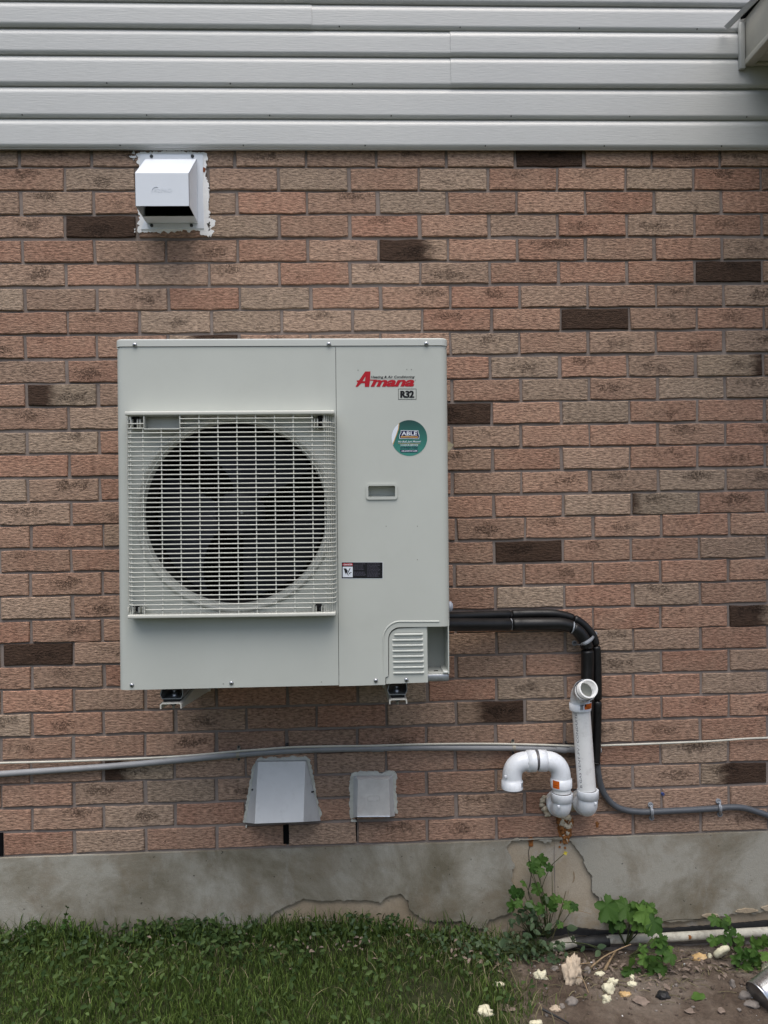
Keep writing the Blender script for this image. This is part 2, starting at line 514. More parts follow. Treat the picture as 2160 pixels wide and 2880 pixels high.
M['stem'] = mat_leafy('plant_stem', (0.06, 0.085, 0.03), (0.12, 0.13, 0.06))
M['yellow'] = flat('petal_yellow', (0.6, 0.5, 0.03))

# ================================================================== BRICK WALL
ROWS = """TmmMmMMMDMMT pTTTTPtppTpM TTpTPmTPPptP mDMTPPPTpTpM PPMMPmLPpMPm tPTTpttPPPDM TTtPTPppTMMt PptTtTpPDmPT ppPRMMMTPtPT tpPMTPPTptRM
pLMMPTPpTMTt mTPTPMDpTpPP TTPPTMPtPPpp PPMPTPMPTPPP TtPMPTPMpTtT tpMPTPPPTBpP PpRPTMPmPPpp pPMTPMPDpPTM mpPMTPPMPPPp TpMPTMPTPtPM
PppTPMPPPPpL DmMPTPMTTTPM PmpPMPPMPtP pTMPPTPTPPTM tpMmPPTRTPpp pPpMMpMMTpPM MMLMMMMPMPtP PMTMMPMmTMRM PmtPMPmMPTMM PtPPMpMPPMMM""".split()
PHASE = [-1.1023, -0.9571, -1.1003, -0.9565, -1.1005, -0.9581, -1.0951, -0.9533, -1.0982, -0.9599, -1.0956, -0.9569, -1.0974, -0.958, -1.098, -0.9547,
         -1.0887, -0.9566, -1.0948, -0.9554, -1.0962, -0.9553, -1.0967, -0.9576, -1.0992, -0.9624, -1.1053, -0.9644, -1.1043, -0.9654]
DZ = [3, 3.3, 3.3, 3.4, 1.2, 1.5, -1, 0, -1, -3.8, -2.7, -2.3, -3, -2.1, -3, -3.6, -1.3, -2.4, -1.7, -1.2, -2.1, 1.6, 1.8, 2, 2.4, 1.8, 2.3, 2.8, 1.3, -0.2]
PITCH_X, PITCH_Z, Z0 = 0.24, 0.07987082, 1.16464973 + CAM_H
def row_z(i): return Z0 - i * PITCH_Z + DZ[i] / 820.0     # underside of the bricks of course i
PAL = {'P': (0.362, 0.212, 0.150), 'T': (0.350, 0.248, 0.184), 'M': (0.345, 0.224, 0.163), 'D': (0.27, 0.17, 0.12), 'L': (0.33, 0.24, 0.175),
       'R': (0.33, 0.235, 0.17), 'B': (0.31, 0.235, 0.175)}

wall = thing('brick_wall', 'weathered pink and tan brick wall with scattered dark bricks under grey siding', 'brick wall', (0, 0, 0))
mb = MB(); mb.box((-2.3, 0.0062, row_z(29) - 0.012), (2.6, 0.16, Z0 + 0.10))
mb.build('mortar', M['mortar'], wall)

def brick_variant(k):
    rnd = random.Random(100 + k)
    w, h, d = 0.2305 / 2, 0.0715 / 2, 0.02
    base = [(-w, -h), (-w * .45, -h), (w * .1, -h), (w * .55, -h), (w, -h), (w, h), (w * .5, h), (-w * .05, h), (-w * .55, h), (-w, h)]
    j = lambda a: rnd.uniform(-a, a)
    o = [(x + j(.0019), z + j(.0020)) for x, z in base]
    inn = [(x - math.copysign(.0022, x) * (1 if abs(x) > .1 else 0), z - math.copysign(.0024, z) + j(.0005)) for x, z in o]
    n = len(o)
    v = [(x, 0 + j(.0007), z) for x, z in inn] + [(x, .0028, z) for x, z in o] + [(x, d, z) for x, z in o] + [(j(.02), -.0004 + j(.0006), 0)]
    f = []
    for i in range(n):
        q = (i + 1) % n
        f += [(3 * n, i, q), (i, n + i, n + q, q), (n + i, 2 * n + i, 2 * n + q, n + q)]
    me = bpy.data.meshes.new('brick')
    me.from_pydata(v, [], f)
    me.update()
    bm = bmesh.new(); bm.from_mesh(me); bmesh.ops.recalc_face_normals(bm, faces=bm.faces[:]); bm.to_mesh(me); bm.free()
    me.materials.append(M['brick'])
    return me
BR = [brick_variant(k) for k in range(14)]
UNIT_X = (-0.82, 0.285)
far = MB()
for i in range(30):
    z = row_z(i) + 0.0716 / 2
    for n in range(-5, 15):
        x = PHASE[i] + (n + 0.5) * PITCH_X + random.uniform(-.0012, .0012)
        hidden = 9 <= i <= 22 and x - .115 > UNIT_X[0] + .005 and x + .115 < UNIT_X[1] - .005
        if i in (9, 10): hidden = hidden and i > 9
        inview = -1 <= n <= 10 and not (i % 2 and n == 10)
        me = BR[random.randrange(14)]
        yo = random.uniform(-.0024, .0016)
        if inview and not hidden:
            c = ROWS[i][n + 1] if n + 1 < len(ROWS[i]) else 'M'
            o = bpy.data.objects.new('brick', me)
            o.location = (x, yo, z)
            o.scale = (1 + random.uniform(-.010, .006), 1, 1 + random.uniform(-.025, .018))
            o.rotation_euler = (random.uniform(-.012, .012), random.uniform(-.005, .005), random.uniform(-.004, .004))
            col = PAL[c.upper()]
            k = random.uniform(.86, 1.12); hue = random.uniform(-.06, .06)
            pit = random.uniform(.15, .95) if c in 'ptmDLRB' else (0.5 if random.random() < .25 else 0.0)
            o.color = (min(1, col[0] * k), col[1] * k * (1 + hue), col[2] * k * (1 + 1.2 * hue), pit)
            side, edge = 0.0, 9.0
            if c == 'D': side, edge = 0.0, -1.0
            if c == 'L': side, edge = -1.0, -0.015
            if c == 'R': side, edge = 1.0, -0.02
            if c == 'L' and i == 4: edge = -0.078
            if c == 'L' and i == 10: edge = 0.005
            if c == 'L' and i == 20: edge = -0.03
            if c == 'R' and i in (24, 27, 8): edge = -0.068
            if c == 'R' and i == 9: edge = 0.06
            if c == 'L' and i == 26: edge = 0.02
            if c == 'B': side, edge = -1.0, 0.075
            o['flash_side'], o['flash_edge'] = side, edge
            if c == 'D': o['label'] = 'dark brown fired brick'
            if c in 'LR': o['label'] = 'brick scorched dark at one end'
            link(o, wall)
        else:
            far.add([(vv.co.x + x, vv.co.y + yo, vv.co.z + z) for vv in me.vertices], [list(pp.vertices) for pp in me.polygons])
fo = far.build('bricks', M['brick'], wall)
fo.color = (0.285, 0.185, 0.13, 0.0); fo['flash_side'] = 0.0; fo['flash_edge'] = 9.0; fo['kind'] = 'stuff'
# black blocks put the dark of weep joints and one crack into colour
for (x0, y0, x1, y1) in ((797, 2320, 812, 2374), (-8, 2343, 7, 2408), (1001, 2300, 1003.5, 2366)):
    a, b = P(x0, y1), P(x1, y0)
    MB().box((a.x, -.0005, a.z), (b.x, .006, b.z)).build('weep_hole_dark', M['black_in'], wall)

# ================================================================== SIDING
sy = [5, 78, 153, 240, 329, 413]
zs = [P(1080, y, -.03).z for y in sy]
zs = [zs[0] + (zs[0] - zs[1]) * k for k in (4, 3, 2, 1)] + zs        # lap lines from above the frame down
sid = thing('siding_wall', 'grey wood-grain vinyl lap siding across the top of the wall', 'siding', (0, 0, 0))
def lap_profile(zt, zb):
    h = zt - zb
    s = -.012
    pr = [(s + .004, zb + .0015), (s - .0075, zb), (s - .0092, zb + .001), (s - .0132, zb + .0085), (s - .0140, zb + .0105), (s - .0140, zb + .014)]
    pr += [(s - .0138, zb + .35 * h), (s - .0136, zt - .030), (s - .0135, zt - .026), (s - .0128, zt - .021), (s - .0106, zt - .0155), (s - .0066, zt - .0095), (s - .0040, zt - .006), (s - .0015, zt - .0025), (s - .0005, zt + .008)]
    return pr
def panel(laps, x0, x1, lift=0.0, label=None):
    mb = MB()
    for (zt, zb) in laps:
        pr = lap_profile(zt, zb)
        n = 40
        vs, fs = [], []
        for k in range(n + 1):
            x = x0 + (x1 - x0) * k / n
            for (y, z) in pr:
                w = noise.noise((x * 1.3, zb * 3, 0)) * .0012
                vs.append((x, y - lift, z + w))
        m = len(pr)
        for k in range(n):
            for j in range(m - 1):
                a = k * m + j
                fs.append((a, a + m, a + m + 1, a + 1))
        mb.add(vs, fs, True)
        if lift:                                   # cut edge of the overlapping sheet
            e = [(x0, y, z) for y, z in pr]; e2 = [(x0, y - lift, z) for y, z in pr]
            for xx in (x0, x1):
                mb.add([(xx, y - lift, z) for y, z in pr] + [(xx, y + .001, z) for y, z in pr], [(j, j + 1, m + j + 1, m + j) for j in range(m - 1)])
    o = mb.build('siding_panel', M['siding'], sid)
    if label: o['label'] = label
    return o
S1 = P(876, 40, -.03).x; S2 = P(1268, 160, -.03).x
XL, XR = -2.3, 2.6
panel([(zs[0], zs[1]), (zs[1], zs[2])], XL, XR)
panel([(zs[2], zs[3])], XL, XR)
panel([(zs[3], zs[4]), (zs[4], zs[5])], S1 - .02, XR)
panel([(zs[3], zs[4]), (zs[4], zs[5])], XL, S1, .0032)
panel([(zs[5], zs[6]), (zs[6], zs[7])], XL, S2 + .02)
panel([(zs[5], zs[6]), (zs[6], zs[7])], S2, XR, .0032)
panel([(zs[7], zs[8]), (zs[8], zs[9])], XL, XR)
MB().box((XL, -.008, zs[9] + .004), (XR, .15, zs[0])).build('sheathing', M['black_in'], sid)
mb = MB()
mb.bbox((XL, -.0185, zs[9] - .0035), (XR, -.009, zs[9] + .002), .0008)
mb.build('starter_strip', M['trim'], sid)
wb = MB()
for zz, off in ((zs[5], .0), (zs[7], .04), (zs[9], .08), (zs[8], .17)):
    for k in range(8):
        xx = -1.25 + off + k * .41
        wb.cyl((xx, -.0262, zz + .0065), (xx, -.022, zz + .0065), .0020, 8)
wb.build('drain_slots', M['black_in'], sid)['kind'] = 'stuff'

# ================================================================== FOUNDATION
fz = row_z(29)
found = thing('foundation_wall', 'cracked grey parged concrete foundation under the bricks', 'foundation', (0, 0, 0))
MB().box((-2.3, .0055, -.35), (2.6, .2, fz - .0125)).build('concrete_base', M['concrete'], found)
low = [(729, 2609), (749, 2590), (775, 2564), (814, 2544), (853, 2528), (924, 2534), (963, 2530), (1029, 2531), (1071, 2538), (1082, 2525), (1106, 2515), (1126, 2512),
       (1150, 2534), (1150, 2554), (1165, 2570), (1191, 2586), (1236, 2593), (1298, 2590), (1301, 2604), (1366, 2612), (1376, 2586), (1441, 2565), (1446, 2530), (1442, 2490), (1439, 2460),
       (1447, 2433), (1441, 2419), (1425, 2385), (1437, 2364), (1457, 2360), (1466, 2362), (1498, 2356), (1515, 2361), (1533, 2372), (1540, 2366), (1547, 2369), (1558, 2356),
       (1579, 2355), (1606, 2366), (1636, 2406), (1647, 2437), (1663, 2460), (1667, 2511), (1682, 2521), (1695, 2561), (1697, 2593), (1717, 2594), (1855, 2595), (1920, 2590),
       (1998, 2582), (2076, 2567), (2120, 2571), (2170, 2558)]
lp = [(P(x, y, -.006).x, P(x, y, -.006).z) for x, y in low]
lp = [(-2.3, -.3), (lp[0][0] - .06, -.3), (lp[0][0] - .03, lp[0][1] - .03)] + lp
lp += [(2.6, lp[-1][1] + .01)]
edge = jag(lp[2:-1], .005, .0055, 3, closed=False)
top = [(2.6, fz - .006), (2.0, fz - .006)]
tx = 2.0
tl = []
while tx > -2.25:
    tx -= .05
    tl.append((tx, fz - .006 + noise.noise((tx * 9, 0, 1)) * .003))
poly = [(-2.3, -.3), lp[1]] + edge + [lp[-1]] + top + tl + [(-2.3, fz - .006)]
pm = MB().prism(poly, -.008, .004)
pm.build('parging', M['parge'], found)
def strip(pts, w, Y, name, mat, parent, thick=.0012, seed=1):
    """a thin irregular sliver along photo points (cracks, streaks)"""
    q = [P(x, y, Y) for x, y in pts]
    q = smooth_path(q, 3)
    L, Rr = [], []
    for k, p in enumerate(q):
        ww = w * (0.45 + 0.9 * abs(noise.noise((p.x * 70, p.z * 70, seed)))) * (1 if 0 < k < len(q) - 1 else .2)
        t = (q[min(k + 1, len(q) - 1)] - q[max(k - 1, 0)]).normalized()
        nx, nz = -t.z, t.x
        o = noise.noise((p.z * 120, p.x * 120, seed + 3)) * w * .9
        L.append((p.x + nx * (ww + o), p.z + nz * (ww + o))); Rr.append((p.x - nx * (ww - o), p.z - nz * (ww - o)))
    vs = [(a, Y, b) for a, b in L] + [(a, Y, b) for a, b in Rr]
    n = len(L)
    return MB().add(vs, [(k, k + 1, n + k + 1, n + k) for k in range(n - 1)]).build(name, mat, parent)
strip([(1493, 2372), (1487, 2392), (1489, 2418), (1495, 2450), (1490, 2486), (1486, 2512), (1500, 2545)], .0016, .0028, 'crack', M['black_in'], found)
strip([(0 + 1613, 2450), (1615, 2470), (1611, 2483)], .0022, .003, 'scratch', M['twig'], found)
strip([(1559, 2360), (1559, 2420), (1561, 2510), (1561, 2590)], .0014, .003, 'seam', M['stone'], found)
strip([(1600, 2500), (1596, 2520)], .001, .003, 'scratch', M['twig'], found)
strip([(620, 2392), (627, 2396), (622, 2402)], .0012, -.0086, 'crack', M['black_in'], found)
strip([(1855, 2594), (1905, 2586), (1965, 2585), (1998, 2580)], .0011, -.0086, 'crack', M['black_in'], found)
def blob(name, mat, parent, cx, cy, rx, ry, Y, seed=0, thick=.002, k=30, down=0.0):
    c = P(cx, cy, Y)
    s = 1 / pxm(Y)
    pts = []
    for j in range(k):
        a = 2 * math.pi * j / k
        r = 1 + .35 * noise.noise((math.cos(a) * 1.7, math.sin(a) * 1.7, seed)) + .2 * noise.noise((math.cos(a) * 5, math.sin(a) * 5, seed))
        pts.append((c.x + math.cos(a) * rx * s * r, c.z + math.sin(a) * ry * s * r - (down * s if math.sin(a) < -.7 else 0)))
    return MB().prism(pts, Y - thick, Y).build(name, mat, parent)
blob('rust_stain', M['rust'], found, 1493, 2363, 8, 9, .0035, 3, .0012, down=8)
for k, (x, y) in enumerate(((1577, 2368), (1588, 2372), (1574, 2382), (1589, 2384))):
    blob('rust_spot', M['rust'], found, x, y, 3, 3.5, .0035, k, .001, 10)
# one light bump line where old parging ended on the left, and a pale mineral streak
strip([(838, 2583), (862, 2580), (890, 2588), (925, 2588), (956, 2593)], .0022, .0032, 'mineral_streak', M['caulk_old'], found)
for (x, y, w) in ((1997, 2574, 22), (2100, 2560, 30), (2160, 2552, 20)):
    blob('parging_flake', M['concrete'], found, x, y, w, 6, -.0082, x, .006, 26)

# ================================================================== PORCH EAVE, top right
eave = thing('porch_eave', 'beige porch eave with dark shingle edge at the top right corner', 'eave', (0, 0, 0))
pf = P(2095, 182, -.035); ptop = P(2096, 58, -.035)
fx, fb, ft = pf.x, pf.z, ptop.z + .004
MB().bbox((fx, -1.3, fb), (fx + .022, -.033, ft), .002).build('fascia', M['fascia'], eave)
MB().bbox((fx - .004, -1.3, fb - .006), (fx + .03, -.033, fb + .014), .002).build('fascia_lip', M['fascia'], eave)
mb = MB()
for k in range(9):
    mb.bbox((fx + .03, -1.3 + k * .14, fb + .004), (fx + 1.2, -1.3 + k * .14 + .132, fb + .012), .003)
mb.build('soffit', M['fascia'], eave)
MB().bbox((fx + .03, -.046, fb - .003), (fx + 1.2, -.033, fb + .018), .002).build('soffit_channel', M['fascia'], eave)
a, b = P(2076, 66, -.034), P(2094, 197, -.034)
MB().bbox((a.x, -.044, b.z), (b.x - .0005, -.030, a.z), .002).build('corner_trim', M['trim'], eave)
# roof deck and shingles rising to the right, drip edge along the eave
def slab(x0, z0, x1, z1, t, y0, y1):
    return MB().add([(x0, y0, z0), (x1, y0, z1), (x1, y0, z1 - t), (x0, y0, z0 - t), (x0, y1, z0), (x1, y1, z1), (x1, y1, z1 - t), (x0, y1, z0 - t)],
                    [(0, 1, 2, 3), (7, 6, 5, 4), (0, 4, 5, 1), (1, 5, 6, 2), (2, 6, 7, 3), (3, 7, 4, 0)])
slab(fx - .012, ft + .010, fx + 1.2, ft + .42, .010, -1.3, -.033).build('roof_deck', M['black_in'], eave)
for k in range(8):
    q = k / 8
    slab(fx - .014 + 1.2 * q, ft + .018 + .40 * q, fx - .014 + 1.2 * (q + .16), ft + .018 + .40 * (q + .16), .005, -1.3, -.034).build('shingle', M['shingle'], eave)
d0, d1 = P(2036, 74, -.045), P(2044, 80, -.045)
e0 = P(2112, -2, -.16); e1 = P(2120, 4, -.16)
dv = Vector((e0.x - d0.x, -.115, e0.z - d0.z))
f0 = d0 + dv * 10
pv = [d0, d0 + Vector((.012, 0, -.009)), d0 + Vector((.016, .004, -.010)), d0 + Vector((.006, .004, .004))]
MB().add([p[:] for p in pv] + [(p + dv * 6)[:] for p in pv], [(0, 1, 2, 3), (7, 6, 5, 4), (0, 4, 5, 1), (1, 5, 6, 2), (2, 6, 7, 3), (3, 7, 4, 0)]).build('drip_edge', M['drip'], eave)

# ================================================================== GROUND
def ground_z(x, y):
    s = min(1, max(0, (x + .1) / .95)); s = s * s * (3 - 2 * s)
    z = -.018 - .095 * s * min(1, max(0, 1 - (-y - .9)))
    if -1.6 < x < 2.2 and y > -1.3:
        z += .010 * noise.noise((x * 3, y * 3, 0)) + .006 * noise.noise((x * 11, y * 11, 2))
        z += s * (.008 * noise.noise((x * 26, y * 26, 4)) + .004 * noise.noise((x * 60, y * 60, 5)))
        z += -.010 * s * math.exp(-((y + .03) / .05) ** 2)
        z += .025 * s * math.exp(-((x - .62) / .12) ** 2 - ((y + .14) / .07) ** 2)
    return z
xs = [-60, -25, -10, -5, -3, -2] + [-1.5 + .016 * k for k in range(220)] + [2.3, 3, 5, 10, 25, 60]
ys = [-60, -25, -12, -6, -3.5, -2, -1.3] + [-1.0 + .016 * k for k in range(65)]
V = [(x, y, ground_z(x, y)) for y in ys for x in xs]
nx = len(xs)
Fc = [(j * nx + i, j * nx + i + 1, (j + 1) * nx + i + 1, (j + 1) * nx + i) for j in range(len(ys) - 1) for i in range(nx - 1)]
gm = MB().add(V, Fc, True).build('ground', M['ground'])
struct(gm); gm['label'] = 'bare brown soil and thin lawn along the house wall'

# ================================================================== HEAT PUMP
U_LOC = Vector((-0.19822, -0.44540, -0.01041 + CAM_H))
U_ROT = Euler((R(-0.4065), R(0.4297), R(-0.6174)), 'XYZ')
hp = thing('heat_pump', 'pale grey outdoor heat pump unit with black fan behind a square guard', 'heat pump', U_LOC, None, U_ROT)
U_INV = (Matrix.Translation(U_LOC) @ U_ROT.to_matrix().to_4x4()).inverted()
U_MAT = U_INV.inverted()
def U(x, y, yl=0.0):               # photo point on the unit's local plane y = yl
    o = U_INV @ CAM
    d = (U_INV.to_3x3()) @ ray(x, y)
    return o + d * ((yl - o.y) / d.y)
def u2(x, y, yl=0.0):
    p = U(x, y, yl); return (p.x, p.z)
HW, HH, HD = .47, .495, .32
zlid = HH - .0225
zbot = -HH
CR = .022
xs_ = U(948.5, 1440).x
def corner(side, n=8):
    """(x, y) path from the back edge round the front corner to the flat front"""
    p = [(side * HW, HD), (side * HW, CR)]
    for k in range(1, n + 1):
        a = math.pi / 2 * k / n
        p.append((side * (HW - CR + CR * math.cos(a)), CR - CR * math.sin(a)))
    return p
def wrap(mb, side, z0, z1):
    p = corner(side)
    vs = [(x, y, z0) for x, y in p] + [(x, y, z1) for x, y in p]
    n = len(p)
    mb.add(vs, [((k, k + 1, n + k + 1, n + k) if side > 0 else (k + 1, k, n + k, n + k + 1)) for k in range(n - 1)], True)
# fan opening
fc = U(662, 1443)
FR = .262
circ = lambda r, n=72: [(fc.x + r * math.cos(2 * math.pi * k / n), fc.z + r * math.sin(2 * math.pi * k / n)) for k in range(n)]
mb = MB()
zb_l = U(640, 1932).z
mb.prism([(-HW + CR, zbot), (xs_ - .0007, zbot + .004), (xs_ - .0007, zlid), (-HW + CR, zlid)], 0, .004, [circ(FR)])
wrap(mb, -1, zbot, zlid)
mb.build('front_panel', M['unit'], hp)
# service panel with the notch for the pipe cover
arc = [(1092 + 33 - 33 * math.cos(a), 1797 - 33 * math.sin(a)) for a in [math.pi / 2 * k / 8 for k in range(9)]]
out = [u2(953, 1930), u2(1084, 1926), u2(1084, 1905), u2(1092, 1902)] + [u2(x, y) for x, y in arc]
zc = U(1240, 1762).z
out = [(xs_ + .0007, out[0][1])] + out[1:] + [(HW - CR, zc), (HW - CR, zlid), (xs_ + .0007, zlid)]
def rrect(x0, z0, x1, z1, r, n=4):
    o = []
    for cx, cz, a0 in ((x1 - r, z1 - r, 0), (x0 + r, z1 - r, 90), (x0 + r, z0 + r, 180), (x1 - r, z0 + r, 270)):
        for k in range(n + 1):
            a = R(a0 + 90 * k / n)
            o.append((cx + r * math.cos(a), cz + r * math.sin(a)))
    return o
h0, h1 = u2(1036, 1398), u2(1111, 1366)
mb = MB()
mb.prism(out, 0, .004, [rrect(h0[0], h0[1], h1[0], h1[1], .004)])
wrap(mb, 1, zc, zlid)
mb.build('service_panel', M['unit'], hp)
hnd = MB()
hnd.prism(rrect(h0[0] - .0065, h0[1] - .0075, h1[0] + .0065, h1[1] + .006, .008), -.0035, 0, [rrect(h0[0], h0[1], h1[0], h1[1], .004)])
hnd.build('handle_frame', M['unit'], hp)
x0, z0, x1, z1 = h0[0] - .001, h0[1] - .001, h1[0] + .001, h1[1] + .001
MB().add([(x0, .002, z0), (x1, .002, z0), (x1, .002, z1), (x0, .002, z1), (x0, .03, z0 + .006), (x1, .03, z0 + .006), (x1, .03, z1 - .002), (x0, .03, z1 - .002)],
         [(4, 5, 6, 7), (0, 1, 5, 4), (1, 2, 6, 5), (2, 3, 7, 6), (3, 0, 4, 7)]).build('handle_recess', M['unit'], hp)
# lid
bm = bmesh.new()
lidp = []
for cx, cy, a0 in ((HW + .001 - CR, CR - .0025, 270), (HW + .001 - CR, HD, 0), (-HW - .001 + CR, HD, 90), (-HW - .001 + CR, CR - .0025, 180)):
    for k in range(7):
        a = R(a0 + 90 * k / 6)
        lidp.append((cx + CR * math.cos(a), cy + CR * math.sin(a)))
n = len(lidp)
bmv = [bm.verts.new((x, y, zlid + .0014)) for x, y in lidp]
f = bm.faces.new(bmv)
ex = bmesh.ops.extrude_face_region(bm, geom=[f])
tv = [g for g in ex['geom'] if isinstance(g, bmesh.types.BMVert)]
for v in tv: v.co.z = HH
te = [e for e in bm.edges if all(abs(v.co.z - HH) < 1e-6 for v in e.verts)]
bmesh.ops.recalc_face_normals(bm, faces=bm.faces[:])
bmesh.ops.bevel(bm, geom=te, offset=.005, segments=3, affect='EDGES', profile=.6)
MB().bm(bm, False).build('top_panel', M['unit_lid'], hp)
# closed body behind the panels
mb = MB()
mb.box((-HW + .004, HD - .004, zbot + .01), (HW - .012, HD, zlid))
mb.box((-HW + .003, .006, zlid - .004), (HW - .004, HD - .006, zlid))
mb.box((-HW + .004, .02, zbot + .004), (-HW + .006, HD - .006, zlid - .006))
mb.build('back_panel', M['unit'], hp)
mb = MB()
mb.box((xs_ - .01, .012, zbot + .03), (xs_ + .002, HD - .006, zlid - .006))
mb.build('partition', M['black_in'], hp)
bl = U(1207, 1917, .012)
zbp0, zbp1 = U(1236, 1917, .012).z, U(1236, 1896, .012).z
mb = MB()
mb.bbox((-HW + .01, .012, zbp0), (HW - .003, HD - .01, zbp1), .004)
mb.build('base_pan', M['galv'], hp)
# piping cavity, lower right
xc0 = U(1203, 1830, .01).x
mb = MB()
mb.box((xc0 - .003, .006, zbp1 + .001), (xc0 - .001, .12, zc - .001))
mb.box((xc0 - .003, .118, zbp1 + .001), (HW - .006, .121, zc + .02))
mb.box((xc0 - .003, .006, zc + .012), (HW - .006, .118, zc + .014))
mb.build('pipe_recess', M['unit'], hp)
MB().box((HW - .006, .008, zbp1 + .001), (HW - .003, HD - .006, zc + .015)).build('side_flange', M['unit'], hp)
mb = MB(); mb.box((xc0, .014, zbp1 + .0004), (HW - .018, .116, zbp1 + .002))
mb.bbox((HW - .020, .010, zbp1 + .0005), (HW - .004, .10, zbp1 + .009), .003)
mb.build('recess_floor', M['unit_lid'], hp)
q = U(1226, 1886, .05)
MB().box((q.x - .006, .045, zbp1 + .0019), (q.x + .006, .055, zbp1 + .0026)).build('floor_slot', M['black_in'], hp)
# louvred pipe cover
arc2 = [(1094 + 31 - 31 * math.cos(a), 1799 - 31 * math.sin(a)) for a in [math.pi / 2 * k / 8 for k in range(9)]]
cov = [u2(1086, 1924), u2(1086, 1907), u2(1094, 1904)] + [u2(x, y) for x, y in arc2] + [u2(1200, 1763), u2(1204, 1920)]
holes, lv = [], []
for k in range(8):
    yt = 1779.5 + k * 15.4
    xl, xr = 1103.5 + k * .35, 1189.5 + k * .55
    if k == 0: xl = 1108
    a, b = u2(xl, yt + 9.5), u2(xr, yt)
    holes.append([(a[0], a[1]), (b[0], a[1]), (b[0], b[1]), (a[0], b[1])])
    lv.append((a[0], a[1], b[0], b[1]))
mb = MB().prism(cov, .0035, .0055, holes)
for (xa, za, xb, zb) in lv:
    e = .006
    pr = [(.0035, za), (.0008, za + .0010), (-.0012, za + .0024), (.0025, zb - .0020), (.0090, zb + .0006)]
    vs = []
    for j, (yy, zz) in enumerate(pr):
        s_ = e * min(1, j / 3.0) * .6
        vs += [(xa, .0035, zz), (xa + s_ + .001, yy, zz), (xb - s_ - .001, yy, zz), (xb, .0035, zz)]
    fs = []
    for j in range(len(pr) - 1):
        for c_ in range(3):
            fs.append((j * 4 + c_, j * 4 + c_ + 1, j * 4 + 4 + c_ + 1, j * 4 + 4 + c_))
    mb.add(vs, fs, True)
cv = mb.build('louvred_cover', M['unit'], hp)
# raised rib round the cover
rib = [u2(1078, 1900), u2(1078, 1800)] + [u2(1078 + 48 - 48 * math.cos(a), 1796 - 48 * math.sin(a)) for a in [math.pi / 2 * k / 10 for k in range(11)]] + [u2(1180, 1748), u2(1235, 1748)]
MB().tube([(x, .0006, z) for x, z in rib], [.0008] + [.0026] * (len(rib) - 2) + [.0026], 10).build('panel_rib', M['unit'], hp)
# screws
def screw(x, y, yl, parent, r=.0062, mat='steel'):
    p = U(x, y, yl)
    m = MB()
    m.tube([(p.x, p.y + .001, p.z), (p.x, p.y - .0012, p.z), (p.x, p.y - .0035, p.z), (p.x, p.y - .0042, p.z)], [r, r, r * .72, r * .3], 12)
    o = m.build('screw', M[mat], parent)
    MB().cyl((p.x, p.y - .0046, p.z), (p.x, p.y - .0040, p.z), r * .3, 6).build('screw_socket', M['black'], o)
    return o
for x, y in ((379, 970), (925, 968), (1199, 967)): screw(x, y, -.003, hp)
for x, y in ((371, 1927), (651, 1921), (1057, 1914)): screw(x, y, 0, hp)
screw(1143, 1912, .0035, hp)
dm = MB()
for x, y in ((628, 1923), (904, 1918), (1086, 1480), (1174, 1480), (1174, 1574), (1007, 1041), (1144, 1039), (1157, 1039)):
    p = U(x, y); dm.cyl((p.x, -.0006, p.z), (p.x, .0004, p.z), .0016, 8)
dm.build('rivet_marks', M['hood_in'], hp)['kind'] = 'stuff'
# fan shroud, fan
sh = MB()
prof = [(.2815, -.0005), (.2805, -.005), (.277, -.008), (.272, -.0075), (.267, -.003), (.262, .006), (.257, .018)]
N = 72
vs = [(fc.x + r * math.cos(2 * math.pi * k / N), y, fc.z + r * math.sin(2 * math.pi * k / N)) for r, y in prof for k in range(N)]
sh.add(vs, [(j * N + k, j * N + (k + 1) % N, (j + 1) * N + (k + 1) % N, (j + 1) * N + k) for j in range(len(prof) - 1) for k in range(N)], True)
sh.build('fan_shroud', M['shroud'], hp)
prof = [(.257, .018), (.255, .05), (.258, .13), (.262, .15)]
vs = [(fc.x + r * math.cos(2 * math.pi * k / N), y, fc.z + r * math.sin(2 * math.pi * k / N)) for r, y in prof for k in range(N)]
MB().add(vs, [(j * N + k, j * N + (k + 1) % N, (j + 1) * N + (k + 1) % N, (j + 1) * N + k) for j in range(len(prof) - 1) for k in range(N)], True).build('fan_duct', M['black'], hp)
mb = MB()
for k in range(60):
    mb.box((fc.x - .30 + k * .01, .20, fc.z - .33), (fc.x - .2975 + k * .01, .21, fc.z + .33))
mb.box((fc.x - .31, .21, fc.z - .35), (xs_ - .012, .213, fc.z + .35))
mb.build('coil', M['black_in'], hp)  # fins coloured near-black to carry the shade inside the cabinet
fan = MB().tube([(fc.x, .035, fc.z), (fc.x, .037, fc.z), (fc.x, .05, fc.z), (fc.x, .13, fc.z)], [.02, .052, .066, .070], 32).build('fan_hub', M['fan'], hp)
for b in range(3):
    bl_ = MB()
    nr, na = 8, 12
    vs = []
    for i in range(nr + 1):
        r = .062 + (.246 - .062) * i / nr
        span = R(62 + 34 * i / nr)
        for j in range(na + 1):
            t = j / na
            a = R(118 * b - 52 + b * 2) - span / 2 + span * t + .22 * (i / nr) ** 2
            vs.append((fc.x + r * math.cos(a), .055 + .065 * (1 - t) * (.55 + .45 * i / nr) + .01 * math.sin(t * 3.1), fc.z + r * math.sin(a)))
    fs = [(i * (na + 1) + j, i * (na + 1) + j + 1, (i + 1) * (na + 1) + j + 1, (i + 1) * (na + 1) + j) for i in range(nr) for j in range(na)]
    bl_.add(vs, fs, True).build('fan_blade', M['fan'], hp)
p = U(680, 1441, .03)
MB().tube([(p.x, .037, p.z), (p.x, .028, p.z), (p.x, .026, p.z)], [.0065, .0065, .003], 6).build('fan_nut', M['steel'], hp)
